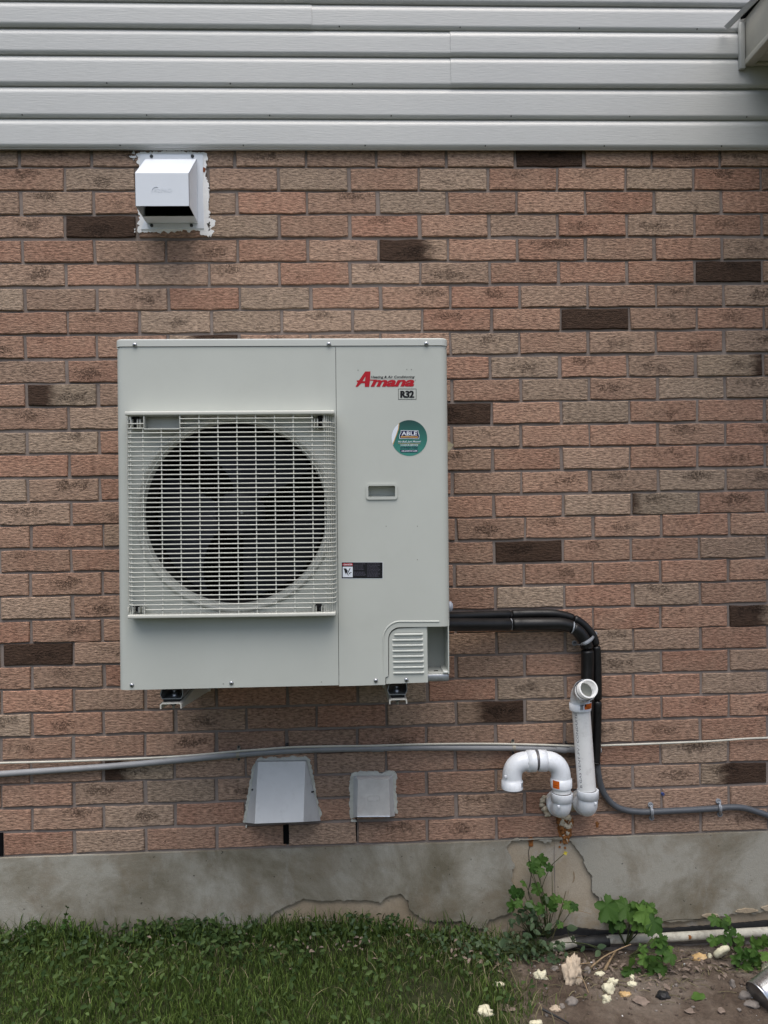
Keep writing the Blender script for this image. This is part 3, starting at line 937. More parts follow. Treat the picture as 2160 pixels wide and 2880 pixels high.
# guard in front of the fan
gr = MB()
GY = -.042
gt0, gt1 = U(640, 1156, GY).z, U(640, 1167, GY).z
gb0, gb1 = U(640, 1726, GY).z, U(640, 1736.5, GY).z
gl, grt = U(356, 1440, GY).x, U(941, 1440, GY).x
gr.bbox((gl - .002, GY - .004, gt1), (grt + .002, -.0003, gt0), .0022)
guard = gr.build('fan_guard', M['grille'], hp)
MB().bbox((gl, GY - .002, gb1), (grt, -.0003, gb0), .0022).build('guard_rail', M['grille'], guard)
def hbar(z, x0=None, x1=None):
    pts = []
    if x0 is None: pts += [(gl - .001, -.002, z), (gl, -.020, z), (gl + .003, -.033, z), (gl + .012, GY, z)]
    else: pts += [(x0, GY, z)]
    if x1 is None: pts += [(grt - .012, GY, z), (grt - .003, -.033, z), (grt, -.020, z), (grt + .001, -.002, z)]
    else: pts += [(x1, GY, z)]
    MB().tube(pts, .00175, 6).build('guard_bar', M['grille'], guard)
xA, xB = U(405, 1180, GY).x, U(505, 1180, GY).x
xR0, xR1 = U(880, 1180, GY).x, U(908, 1180, GY).x
xL1 = U(410, 1710, GY).x; xL2 = U(876, 1710, GY).x
for k in range(42):
    z = U(640, 1177 + 13.05 * k, GY).z
    if k == 0: hbar(z, xB, xR0)
    elif k == 1: hbar(z, xB, None); hbar(z, None, xA)
    elif k == 2: hbar(z, xB, None); hbar(z, None, xA)
    elif k == 41: hbar(z, xL1, xL2)
    else: hbar(z)
for i, x in enumerate((402, 454, 507, 560.5, 613.5, 667, 719.5, 773, 825.5, 878.5)):
    xx = U(x, 1300, GY).x
    zt = gt1
    if i == 1: zt = U(454, 1205, GY).z
    if i == 0: zt = U(402, 1205, GY).z
    MB().tube([(xx, GY + .002, gb0 - .001), (xx, GY + .002, zt + .001)], .0017, 6).build('guard_bar', M['grille'], guard)
for x, yy in ((913, GY + .003), (918.5, GY + .006), (924, GY + .012), (930.5, GY + .020), (936, GY + .030), (368, GY + .003), (362.5, GY + .012), (357.5, GY + .026)):
    p = U(x, 1300, yy)
    MB().tube([(p.x, yy, gb0 - .001), (p.x, yy, gt1 + .001)], .0015, 6).build('guard_bar', M['grille'], guard)
# name-plate blank in the guard's top left and the four fixing clips
a, b = U(404, 1207, GY), U(506, 1168, GY)
mb = MB()
mb.box((a.x, GY + .028, a.z), (b.x, GY + .030, b.z))
mb.box((a.x, GY, b.z - .001), (b.x, GY + .03, b.z + .002))
mb.bbox((a.x, GY - .001, a.z - .002), (b.x, GY + .030, a.z + .002), .001)
mb.bbox((a.x - .001, GY - .001, a.z), (a.x + .0025, GY + .030, b.z + .002), .001)
mb.bbox((b.x - .0025, GY - .001, a.z), (b.x + .001, GY + .030, b.z + .002), .001)
mb.build('guard_plate', M['shroud'], guard)
for (xa, ya, xb, yb) in ((362, 1206, 399, 1170), (884, 1206, 916, 1168), (363, 1722, 407, 1700), (878, 1722, 914, 1697)):
    a, b = U(xa, ya, -.02), U(xb, yb, -.02)
    mb = MB()
    for xx in (a.x, (a.x + b.x) / 2 - .008, (a.x + b.x) / 2 + .008, b.x - .003):
        mb.bbox((xx, -.034, a.z), (xx + .003, -.004, a.z + (b.z - a.z) * .72), .0008)
    o = mb.build('guard_clip', M['grille'], guard)
    a, b = U(xa + 9, ya - 2, -.012), U(xb - 9, yb + 1, -.012)
    MB().bbox((a.x, -.016, a.z), (b.x, -.004, b.z), .003).build('guard_clip', M['black'], guard)  # black block paints the shade of the recess behind the clip
    c_ = U((xa + xb) / 2 + 5, (ya + yb) / 2 + 3, -.018)
    MB().cyl((c_.x, -.020, c_.z), (c_.x, -.015, c_.z), .004, 10).build('guard_screw', M['dark_screw'], guard)
# cable entry cap and paper tag on the right-hand side
p = U(1268, 1706, .20)
MB().tube([(HW - .002, .20, p.z), (HW + .014, .20, p.z), (HW + .016, .20, p.z), (HW + .026, .20, p.z), (HW + .031, .20, p.z)], [.012, .012, .0165, .0165, .009], 14).build('cable_cap', M['cap_blue'], hp)
tz0, tz1 = U(1268, 1283, .1).z, U(1268, 1225, .1).z
tm = (tz0 + tz1) / 2
mb = MB()
mb.add([(HW + .0005, .10, tz1), (HW + .008, .10, tm + .016), (HW + .028, .098, tm + .003), (HW + .020, .10, tm - .008), (HW + .0005, .10, tz0), (HW + .0005, .14, tm)],
       [(0, 1, 2, 3, 4), (0, 5, 1), (1, 5, 2), (2, 5, 3), (3, 5, 4)])
mb.build('paper_tag', M['paper'], hp)

# ---- printing -------------------------------------------------------------
def text_mesh(s, bold=0.0, shear=0.0, res=3):
    cu = bpy.data.curves.new('txt', 'FONT')
    cu.body = s
    cu.resolution_u = res
    cu.offset = bold
    cu.shear = shear
    cu.fill_mode = 'FRONT'
    o = bpy.data.objects.new('txt', cu)
    COL.objects.link(o)
    dg = bpy.context.evaluated_depsgraph_get()
    me = bpy.data.meshes.new_from_object(o.evaluated_get(dg))
    COL.objects.unlink(o)
    bpy.data.objects.remove(o)
    v = np.array([q.co[:] for q in me.vertices])
    return v, [list(pl.vertices) for pl in me.polygons]
def print_text(s, x0, z0, x1, z1, y, mat, parent, name='lettering', bold=0.0, shear=0.0, vertical=False):
    """fit the word into a box on the plane y (reads from -y)"""
    v, f = text_mesh(s, bold, shear)
    mn, mx = v.min(0), v.max(0)
    w = (v - mn) / np.maximum(mx - mn, 1e-6)
    pts = [(x0 + a * (x1 - x0), y, z0 + b * (z1 - z0)) for a, b, _ in w]
    return MB().add(pts, f).build(name, mat, parent)
def Z(x, y):                       # helper: points of the 960..1280 zoom (5.184 x) -> unit plane
    return u2(960 + x / 5.184, 1020 + y / 5.184)
def tz(s, x0, y1, x1, y0, y, mat, parent, **kw):
    a, b = Z(x0, y0), Z(x1, y1)
    return print_text(s, a[0], a[1], b[0], b[1], y, mat, parent, **kw)
bd = thing_part = MB()
A = [(207, 352), (238, 352), (290, 300), (342, 300), (342, 352), (405, 352), (418, 262), (520, 262), (520, 248), (420, 248), (425, 128), (348, 128), (258, 258), (222, 258), (228, 284), (240, 284)]
hole = [(310, 268), (345, 268), (352, 200)]
brand = MB().prism([Z(x, y) for x, y in A], -.0006, None, [[Z(x, y) for x, y in hole]]).build('brand_lettering', M['print_red'], hp)
for q_, dx_ in enumerate((-5, -2, 1, 4)): tz('mana', 432 + dx_, 250, 1060 + dx_, 352, -.0006 - .00006 * q_, M['print_red'], brand, bold=.03, shear=.32)
tz('Heating & Air Conditioning', 432, 188, 1070, 236, -.0006, M['print_black'], brand, bold=.016, shear=.25)
MB().prism([Z(432, 238), Z(1045, 238), Z(1045, 235), Z(432, 235)], -.0007, None).build('lettering', M['print_black'], brand)
tz('®', 1072, 250, 1085, 266, -.0006, M['print_black'], brand)
rb = MB().prism([Z(829, 538), Z(1094, 538), Z(1094, 380), Z(829, 380)], -.0005, None, [[Z(835, 532), Z(1088, 532), Z(1088, 386), Z(835, 386)]]).build('refrigerant_label', M['print_black'], hp)
for q_, dx_ in enumerate((-5, 0, 5)): tz('R32', 864 + dx_, 408, 1056 + dx_, 514, -.0006 - .00006 * q_, M['print_black'], rb, bold=.03)
# round service sticker
cx, cy, rad = 991, 1098, 263
pc = Z(cx, cy); sr = rad / 5.184 / (F_PX / 2.178)
NB = 48
bdg = MB().prism([(sr * math.cos(2 * math.pi * k / NB), sr * math.sin(2 * math.pi * k / NB)) for k in range(NB)], -.0005, None).build('service_sticker', M['badge'], hp, (pc[0], 0, pc[1]))
def S(x, y):
    q = Z(x, y); return (q[0] - pc[0], q[1] - pc[1])
def sp(pts, y, mat): return MB().prism([S(*q) for q in pts], y, None).build('sticker_panel', M[mat], bdg)
def st(s, x0, y1, x1, y0, mat, y=-.0012, **kw):
    a, b = S(x0, y0), S(x1, y1)
    return print_text(s, a[0], a[1], b[0], b[1], y, M[mat], bdg, 'lettering', **kw)
arcl = [(cx + (rad - 3) * math.cos(R(a)), cy - (rad - 3) * math.sin(R(a))) for a in range(125, 206, 5)]
sp(arcl + [(770, 1130), (800, 1050), (826, 970)], -.0008, 'print_white')
arcg = [(846, 886), (836, 970), (808, 1055), (778, 1135), (754, 1196), (748, 1180), (770, 1126), (800, 1048), (826, 968), (836, 884)]
sp(arcg, -.0010, 'print_tan')
sp([(864, 985), (1125, 990), (1122, 1015), (1140, 1065), (1130, 1115), (990, 1106), (850, 1110), (843, 1062), (868, 1015)], -.0008, 'print_white')
sp([(871, 992), (1118, 997), (1115, 1017), (1133, 1065), (1124, 1108), (990, 1099), (857, 1103), (850, 1062), (875, 1017)], -.0010, 'print_navy')
sp([(868, 1070), (1115, 1075), (1112, 1098), (990, 1092), (870, 1095)], -.0012, 'print_tan')
st('ABLE', 878, 1003, 1102, 1062, 'print_white', bold=.02)
st('HEATING COOLING ELECTRICAL', 880, 1076, 1105, 1092, 'print_brown', y=-.0014)
st('No Bull, Just Moose!', 826, 1136, 1160, 1172, 'print_white', shear=.3, bold=.01)
sp([(830, 1178), (1150, 1180), (1150, 1184), (830, 1182)], -.0010, 'print_tan')
st('24 HOUR SERVICE', 862, 1188, 1118, 1216, 'print_white', bold=.01)
st('519•954•7300', 862, 1224, 1112, 1256, 'print_navy', bold=.015)
sp([(858, 1268), (1118, 1270), (1108, 1308), (866, 1308)], -.0010, 'print_navy')
st('ABLEAIRKW.COM', 874, 1275, 1104, 1300, 'print_white', bold=.012)
# danger label
def Zd(x, y): return u2(940 + x / 10.369, 1560 + y / 10.369)
dl = MB().prism([Zd(217, 690), Zd(1410, 690), Zd(1410, 224), Zd(217, 224)], -.0005, None).build('danger_label', M['print_black'], hp)
MB().prism([Zd(210, 700), Zd(1420, 700), Zd(1420, 216), Zd(210, 216)], -.0003, None).build('label_border', M['print_white'], dl)
MB().prism([Zd(245, 322), Zd(540, 322), Zd(540, 250), Zd(245, 250)], -.0008, None).build('label_panel', M['print_red'], dl)
MB().prism([Zd(247, 655), Zd(540, 655), Zd(540, 350), Zd(247, 350)], -.0008, None).build('label_panel', M['print_white'], dl)
a, b = Zd(258, 312), Zd(530, 262)
print_text('⚠ DANGER' if False else '! DANGER', a[0], a[1], b[0], b[1], -.0011, M['print_white'], dl, bold=.015)
MB().prism([Zd(*q) for q in ((270, 400), (345, 400), (395, 465), (380, 520), (425, 600), (408, 608), (372, 548), (330, 520), (352, 568), (340, 572), (312, 520), (300, 460))], -.0011, None).build('label_symbol', M['print_black'], dl)
MB().prism([Zd(*q) for q in ((445, 398), (478, 398), (410, 525), (385, 530))], -.0011, None).build('label_symbol', M['print_black'], dl)
MB().prism([Zd(*q) for q in ((418, 538), (500, 505), (508, 520), (460, 540), (470, 575), (455, 575), (440, 552))], -.0011, None).build('label_symbol', M['print_black'], dl)
mb = MB(); rnd = random.Random(4)
for (cx0, cx1, rows) in ((565, 930, (268, 312, 355, 392, 432, 508, 540, 570, 602)), (965, 1380, (265, 308, 352, 390, 430, 466, 505, 540, 570, 600, 635))):
    for yy in rows:
        x = cx0; end = cx1 - rnd.uniform(0, 110)
        while x < end:
            w = rnd.uniform(18, 75)
            mb.prism([Zd(x, yy + 9), Zd(min(x + w, end), yy + 9), Zd(min(x + w, end), yy - 8), Zd(x, yy - 8)], -.0009, None)
            x += w + 14
mb.build('small_print', M['print_grey'], dl)

# ---- feet under the unit and wall brackets --------------------------------
for (xa, xb, yt, yf) in ((450, 515, 1938, 1967), (1089, 1146, 1924, 1955)):
    yl = .030
    a, b = U(xa, yf, yl), U(xb, yt, yl)
    zf, zt = a.z, zbot + .006
    o = MB()
    w = .012
    prof = [(a.x + w * .6, zt), (a.x, zf + .012), (a.x + .006, zf), (b.x - .006, zf), (b.x, zf + .012), (b.x - w * .2, zt)]
    th = .0022
    inner = [(a.x + w * .6 + th, zt), (a.x + th, zf + .012), (a.x + .006 + th * .4, zf + th), (b.x - .006 - th * .4, zf + th), (b.x - th, zf + .012), (b.x - w * .2 - th, zt)]
    o.prism(prof + inner[::-1], yl, HD - .03)
    ft = o.build('mounting_foot', M['galv'], hp)
    cxm = (a.x + b.x) / 2
    MB().tube([(cxm, yl + .035, zf + th), (cxm, yl + .035, zf + .010), (cxm, yl + .035, zf + .0105), (cxm, yl + .035, zf + .018)], [.010, .010, .006, .006], 6).build('foot_bolt', M['steel'], ft)
LB = 'beige steel wall bracket carrying the heat pump, '
for (xa, xb, yt, yb, ext) in ((450, 510, 1976.5, 1994, 'left-hand one under the fan'), (1095, 1145, 1965.5, 1981, 'right-hand one under the louvred cover')):
    Y0 = -.425
    a, b = P(xa, yb, Y0), P(xb, yt, Y0)
    br = thing('wall_bracket', LB + ext, 'bracket', ((a.x + b.x) / 2, 0, b.z), 'wall brackets under the heat pump')
    w = (b.x - a.x) / 2; hgt = b.z - a.z
    th = .003
    prof = [(-w, -hgt), (-w, -.004), (-w + .005, 0), (w - .005, 0), (w, -.004), (w, -hgt), (w - th, -hgt), (w - th, -.006), (w - .006, -th), (-w + .006, -th), (-w + th, -.006), (-w + th, -hgt)]
    vsx = []
    m_ = MB()
    m_.prism(prof, Y0, -.006)
    # side flanges deepen towards the wall
    for sx_ in (-w, w - th):
        q0, q1, dz_ = Y0 + .002, -.006, .05
        m_.add([(sx_, q0, -hgt), (sx_ + th, q0, -hgt), (sx_ + th, q1, -hgt), (sx_, q1, -hgt), (sx_, q1, -hgt - dz_), (sx_ + th, q1, -hgt - dz_)],
               [(0, 1, 2, 3), (0, 3, 4), (1, 5, 2), (3, 2, 5, 4), (0, 4, 5, 1)])
    m_.build('arm', M['bracket'], br)
    MB().bbox((-w - .004, -.0058, -hgt - .052), (w + .004, -.0008, .24), .001).build('wall_plate', M['bracket'], br)
    MB().bbox((-w + .006, Y0 + .012, .0004), (w - .006, Y0 + .06, (1976.5 - 1968.5) / 985 + .0005), .002).build('rubber_pad', M['black'], br)
    MB().cyl((0, Y0 + .035, -.014), (0, Y0 + .035, -.0031), .009, 6).build('bolt', M['dark_screw'], br)
    MB().cyl((0, Y0 + .035, -.024), (0, Y0 + .035, -.014), .004, 8).build('bolt', M['steel'], br)

# ================================================================== VENT HOODS ON THE WALL
def PZ(x, y, Y, ox, oy, k):        # zoom coordinates -> world
    return P(ox + x / k, oy + y / k, Y)
def caulk_ring(outer, inner, Y0, Y1, name, mat, parent, seed=0, step=.006, amp=.004):
    o = jag([(p.x, p.z) for p in outer], step, amp, seed)
    hs = [[(p.x, p.z) for p in inner]] if inner else []
    ob = MB().prism(o, Y0, Y1, hs).build(name, mat, parent)
    return ob
# ---- upper exhaust hood
k = 6.381
z_ = lambda x, y, Y=-.004: PZ(x, y, Y, 360, 410, k)
base = z_(750, 1500)
eh = thing('exhaust_hood', 'white metal exhaust hood caulked to the bricks just below the siding', 'vent hood', (0, 0, 0))
outer = [z_(*q) for q in ((195, 118), (420, 112), (600, 118), (640, 85), (800, 72), (1000, 95), (1200, 110), (1400, 115), (1440, 170), (1430, 260), (1400, 330), (1415, 480), (1440, 620), (1440, 800), (1452, 1000), (1445, 1150), (1480, 1250), (1450, 1300), (1455, 1480), (1440, 1600), (1330, 1590), (1270, 1530), (1000, 1525), (700, 1545), (420, 1545), (290, 1560), (195, 1580), (178, 1480), (170, 1380), (190, 1270), (185, 1230), (200, 900), (195, 330), (165, 230), (150, 150))]
caulk_ring(outer, None, -.005, .004, 'caulking', M['caulk'], eh, 2, .003, .010)
for pts in (((20, 190), (60, 180), (110, 195), (150, 170), (160, 210), (110, 240), (60, 225)), ((80, 90), (105, 80), (110, 130), (90, 140)), ((1470, 1300), (1520, 1320), (1560, 1350), (1540, 1400), (1500, 1480), (1540, 1540), (1490, 1640), (1460, 1600), (1455, 1480)), ((105, 1480), (140, 1475), (135, 1540), (115, 1560)), ((80, 245), (120, 240), (110, 270))):
    caulk_ring([z_(*q, -.002) for q in pts], None, -.003, .002, 'caulk_smear', M['caulk'], eh, pts[0][0], .003, .008)
fl_o = [z_(*q, -.008) for q in ((215, 150), (1345, 155), (1340, 800), (1365, 1480), (230, 1500), (310, 1320), (300, 1270), (235, 900))]
flg = MB().prism([(p.x, p.z) for p in fl_o], -.008, -.004).build('flange', M['hood'], eh)
Yf = -.142
bt0, bt1 = z_(290, 238, -.010), z_(1232, 232, -.010)
ftl, ftr = z_(98, 488, Yf), z_(1092, 492, Yf)
fbl, fbr = z_(110, 1080, Yf), z_(1105, 1080, Yf)
xl, xr = (bt0.x + ftl.x) / 2 + .004, (bt1.x + ftr.x) / 2
zt, zf, zb = (bt0.z + bt1.z) / 2, (ftl.z + ftr.z) / 2, (fbl.z + fbr.z) / 2
zback = z_(790, 1385, -.010).z
Lp = [(xl, -.010, zt), (xl, Yf, zf), (xl, Yf, zb), (xl, -.010, zback)]
Rp = [(xr, -.010, zt), (xr, Yf, zf), (xr, Yf, zb), (xr, -.010, zback)]
def sheet(quads, t=.0012):
    m = MB()
    for q in quads:
        a, b, c, d = [Vector(v) for v in q]
        n = (b - a).cross(c - a).normalized() * t
        vs = [a, b, c, d, a - n, b - n, c - n, d - n]
        m.add([v[:] for v in vs], [(0, 1, 2, 3), (7, 6, 5, 4), (0, 4, 5, 1), (1, 5, 6, 2), (2, 6, 7, 3), (3, 7, 4, 0)])
    return m
sheet([(Lp[0], Lp[1], Rp[1], Rp[0]), (Lp[1], Lp[2], Rp[2], Rp[1])]).build('hood_body', M['hood'], eh)
for q_ in ((Rp[0], Rp[1], Rp[2], Rp[3]), (Lp[3], Lp[2], Lp[1], Lp[0])): sheet([q_]).build('side_cheek', M['hood'], eh)
zm = z_(760, 1265, -.055).z
sheet([((xl + .001, -.010, zback), (xr - .001, -.010, zback), (xr - .001, -.052, zb + .001), (xl + .001, -.052, zb + .001))]).build('lower_lip', M['hood'], eh)
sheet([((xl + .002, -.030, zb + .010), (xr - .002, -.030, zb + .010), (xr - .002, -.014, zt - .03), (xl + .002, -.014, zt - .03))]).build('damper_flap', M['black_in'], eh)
sheet([((xl + .0015, Yf + .003, zb + .001), (xl + .0015, Yf + .003, zf), (xr - .0015, Yf + .003, zf), (xr - .0015, Yf + .003, zb + .001))]).build('hood_shade_sheet', M['black_in'], eh)  # added black sheet paints the shade inside the open white hood
MB().box((xl + .002, -.012, zback + .002), (xr - .002, -.010, zt - .002)).build('duct_opening_dark', M['black_in'], eh)  # black box paints the dark of the duct mouth
for (x, y) in ((420, 187), (1155, 185), (425, 1428), (1140, 1428)):
    p = z_(x, y, -.009)
    s_ = MB().tube([(p.x, -.008, p.z), (p.x, -.0105, p.z), (p.x, -.0125, p.z)], [.0058, .0055, .002], 12).build('screw', M['dark_screw'], eh)
    MB().cyl((p.x, -.0128, p.z), (p.x, -.012, p.z), .0016, 6).build('screw_socket', M['black'], s_)
a, b = z_(470, 828, Yf - .0005), z_(785, 762, Yf - .0005)
ltr = print_text('R2PRO', a.x, a.z, b.x, b.z, Yf - .0014, M['hood'], eh, bold=-.005)
ltr.location.y = 0
arcp = [z_(x, y, Yf - .0008) for x, y in ((430, 828), (426, 800), (440, 770), (465, 748), (500, 736), (540, 735))]
MB().tube([p[:] for p in arcp], .0007, 6).build('lettering', M['hood'], eh)
blob('caulk_gap', M['print_brown'], eh, 574, 478, 4, 7, -.0052, 5, .0008)

# ---- lower big hood
k2 = 3.456
y_ = lambda x, y, Y=-.004: PZ(x, y, Y, 660, 2100, k2)
lh = thing('dryer_vent_hood', 'large grey flared metal vent hood low on the brick wall', 'vent hood', (0, 0, 0))
outer = [y_(*q) for q in ((225, 118), (330, 108), (500, 100), (690, 96), (730, 125), (745, 200), (775, 320), (790, 450), (815, 570), (850, 650), (832, 690), (800, 690), (700, 400), (690, 180), (225, 180), (190, 400), (140, 640), (125, 740), (90, 735), (95, 650), (125, 480), (155, 300), (180, 190))]
caulk_ring(outer, None, -.007, .004, 'caulking', M['caulk_old'], lh, 12, .004, .006)
Yb, Yt, Yw = -.105, -.030, -.008
TL, TR = y_(228, 148, Yt), y_(688, 142, Yt)
BL, BR2 = y_(195, 752, Yb), y_(668, 735, Yb)
WBL, WBR = y_(108, 742, Yw), y_(836, 725, Yw)
WTL, WTR = y_(205, 138, Yw), y_(700, 132, Yw)
sheet([(TL, BL, BR2, TR)]).build('front_plate', M['hood_grey'], lh)
for q_ in ((WTL, WBL, BL, TL), (TR, BR2, WBR, WTR)): sheet([q_]).build('side_plate', M['hood_grey'], lh)
sheet([(WTL, TL, TR, WTR)]).build('top_plate', M['hood_grey'], lh)
sheet([(BL, WBL, WBR, BR2)]).build('underside', M['black_in'], lh)  # black sheet paints the shade in the hood's open bottom
for (x, y) in ((176, 418), (758, 440)):
    p = y_(x, y, -.03)
    MB().cyl((p.x - .003, -.032, p.z), (p.x + .003, -.026, p.z), .003, 8).build('rivet', M['dark_screw'], lh)
for pts in (((108, 760), (122, 765), (118, 785), (108, 780)), ((110, 530), (126, 525), (130, 545), (112, 550))):
    caulk_ring([y_(*q, -.004) for q in pts], None, -.009, .002, 'caulk_smear', M['caulk_old'], lh, pts[0][0], .004, .002)

# ---- lower small hood
k3 = 10.369
x_ = lambda x, y, Y=-.004: PZ(x, y, Y, 980, 2150, k3)
smh = thing('intake_vent_hood', 'small dusty plastic vent hood with ragged caulk beside the flared hood', 'vent hood', (0, 0, 0))
outer = [x_(*q) for q in ((90, 270), (200, 220), (520, 195), (870, 205), (960, 245), (1060, 225), (1150, 200), (1290, 195), (1400, 260), (1410, 400), (1390, 600), (1395, 800), (1415, 1050), (1425, 1300), (1445, 1380), (1430, 1430), (1350, 1430), (1300, 1300), (250, 1300), (140, 1560), (70, 1580), (40, 1400), (30, 1200), (45, 950), (25, 800), (40, 600), (45, 350))]
caulk_ring(outer, None, -.006, .004, 'caulking', M['caulk_old'], smh, 22, .004, .006)
caulk_ring([x_(*q, -.003) for q in ((70, 1640), (90, 1590), (150, 1600), (225, 1610), (240, 1660), (180, 1650))], None, -.010, .002, 'caulk_smear', M['caulk_old'], smh, 9, .004, .003)
Yf3 = -.042
ftl, ftr, fbl, fbr = x_(275, 440, Yf3), x_(1185, 430, Yf3), x_(258, 1530, Yf3 - .008), x_(1212, 1525, Yf3 - .008)
wtl, wtr, wbl, wbr = x_(150, 330, -.006), x_(1290, 320, -.006), x_(140, 1555, -.006), x_(1355, 1510, -.006)
mtl, mtr = x_(240, 345, -.022), x_(1200, 345, -.022)
sheet([(ftl, fbl, fbr, ftr)]).build('front_plate', M['hood_dirty'], smh)
sheet([(mtl, ftl, ftr, mtr), (wtl, mtl, mtr, wtr)]).build('top_plate', M['hood_dirty'], smh)
sheet([(wtl, wbl, fbl, ftl), (wtl, ftl, mtl, mtl)]).build('side_plate', M['hood_grey'], smh)
sheet([(ftr, fbr, wbr, wtr), (ftr, wtr, mtr, mtr)]).build('side_plate', M['hood_grey'], smh)
sheet([(fbl, wbl, wbr, fbr)]).build('underside', M['black_in'], smh)  # black sheet closes the bottom, shade put into its colour
lip = MB().tube([(fbl + Vector((0, -.002, .002)))[:], (fbr + Vector((0, -.002, .002)))[:]], .0022, 8).build('front_lip', M['hood'], smh)
oc = x_(735, 985, Yf3 - .006)
ov = [(oc.x + math.copysign(.0125, math.cos(R(a))) + .0085 * math.cos(R(a)), oc.y + .0005, oc.z + .0092 * math.sin(R(a))) for a in range(0, 360, 12)]
MB().tube(ov, .0006, 6, closed=True).build('embossed_oval', M['hood_dirty'], smh)
for sx_ in (0, 1):
    pass

# ================================================================== PVC VENT PIPES
PV = -.095
def pipe_solid(pts, r_out, r_in, n=24):
    """open tube with wall thickness"""
    pts = [Vector(p) for p in pts]
    m = MB()
    m.tube(pts, r_out, n, caps=False)
    k = MB().tube(pts, r_in, n, caps=False)
    base = len(m.v)
    m.add(k.v, [f[::-1] for f in k.f], True)
    L = len(pts) * n
    for s in (0, (len(pts) - 1) * n):
        m.f += [[s + j, s + (j + 1) % n, base + s + (j + 1) % n, base + s + j] for j in range(n)]
        m.sm += [False] * n
    return m
def elbow(a, corner_, b, rad, r, rs, ls, n=12):
    """90-degree fitting: sockets at both ends (radius rs, length ls), bend radius rad"""
    a, c, b = Vector(a), Vector(corner_), Vector(b)
    da, db = (a - c).normalized(), (b - c).normalized()
    pa, pb = c + da * rad, c + db * rad
    path, rr = [], []
    ang = da.angle(db)
    o = c + (da + db).normalized() * (rad / math.cos((math.pi - ang) / 2 * 0 + ang / 2) if abs(math.cos(ang / 2)) > 1e-3 else rad)
    for (e, d, p) in ((a, da, pa),):
        path += [e, e - d * (ls * .12), e - d * ls, e - d * (ls + .0015)]; rr += [rs * .985, rs, rs, r]
    for t in range(n + 1):
        f = t / n
        # quadratic-ish circular blend
        q = pa * (1 - f) ** 2 + c * (2 * f * (1 - f)) + pb * f ** 2
        qc = (q - (pa + pb) / 2)
        path.append(q); rr.append(r)
    path += [b - db * (ls + .0015), b - db * ls, b - db * (ls * .12), b]; rr += [r, rs, rs, rs * .985]
    # keep the path monotone
    return path, rr
rP = .0302
# --- riser
ris = thing('vent_riser', 'upright white plastic vent pipe whose elbow opens toward the viewer', 'vent pipe', (0, 0, 0), 'white plastic vent pipes')
b0 = P(1651, 2225, PV); b1 = P(1633.5, 1990, PV - .004)
pipe = MB().tube([b0, b1], rP, 28).build('pipe', M['pvc_pipe'], ris)
lo_c = P(1654, 2279, PV)                  # corner of the bottom elbow
up_d = (b1 - b0).normalized()
sock = P(1653, 2221, PV)
wallp = Vector((lo_c.x - .001, -.033, lo_c.z + .004))
path, rr = elbow(sock, lo_c + Vector((0, 0, .004)), wallp, .034, .0325, .0362, .026)
MB().tube(path, rr, 28).build('elbow', M['pvc'], ris)
MB().tube([Vector((wallp.x, -.045, wallp.z)), Vector((wallp.x, .004, wallp.z))], rP, 24).build('wall_pipe', M['pvc_pipe'], ris)
# top elbow
tc = P(1631, 1950, PV - .004)
so = P(1632, 1996, PV - .004)
dirv = (P(1658, 1935, PV - .105) - tc).normalized()
endp = tc + dirv * .066
path, rr = elbow(so, tc, endp, .036, .0325, .0362, .022)
MB().tube(path[:-1], rr[:-1], 28, caps=False).build('elbow', M['pvc'], ris)
st_ = endp - dirv * .02
pe = endp + dirv * .033
pipe_solid([st_, pe], .0302, .0258, 32).build('pipe_stub', M['pvc_pipe'], ris)
MB().tube([endp - dirv * .002, endp + dirv * .004], [.0312, .0306], 28, caps=False).build('cement_ring', M['cement'], ris)
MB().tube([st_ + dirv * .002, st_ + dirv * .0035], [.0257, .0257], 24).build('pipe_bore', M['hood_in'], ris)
MB().tube([b1 + up_d * .0, b1 - up_d * .0045], [.0312, .0308], 28, caps=False).build('cement_ring', M['cement'], ris)
MB().tube([b0 + up_d * .004, b0 + up_d * .007], [.0308, .0304], 28, caps=False).build('cement_ring', M['cement'], ris)
def wrap_label(center, axis, r, a0, a1, h0, h1, mat, parent, name='label', n=10):
    """rectangle wrapped on a cylinder; angles measured from -y towards +x"""
    axis = axis.normalized()
    fy = (Vector((0, -1, 0)) - axis * axis.dot(Vector((0, -1, 0)))).normalized()
    fx_ = axis.cross(fy)
    if fx_.x < 0: fx_ = -fx_
    vs = []
    for j in range(n + 1):
        a = R(a0 + (a1 - a0) * j / n)
        d = fy * math.cos(a) + fx_ * math.sin(a)
        vs += [(center + axis * h0 + d * r)[:], (center + axis * h1 + d * r)[:]]
    return MB().add(vs, [(2 * j, 2 * j + 2, 2 * j + 3, 2 * j + 1) for j in range(n)], True).build(name, M[mat], parent)
ax = (tc - so).normalized()
lab = wrap_label(so, ax, .0366, 3, 72, .006, .030, 'print_white', ris)
for q in ((6, 62, .009, .027, 'print_orange'), (8, 16, .019, .027, 'print_black'), (22, 40, .011, .0135, 'print_brown'), (44, 58, .012, .0135, 'print_brown'), (20, 56, .016, .0172, 'print_brown')):
    wrap_label(so, ax, .0368 if q[4] == 'print_orange' else .0370, *q[:4], q[4], lab, 'label_print')
for j in range(5):
    wrap_label(so, ax, .0368, -16 + j * 3.2, -16 + j * 3.2 + 1.6, .008, .026, 'print_black', lab, 'label_print', 2)
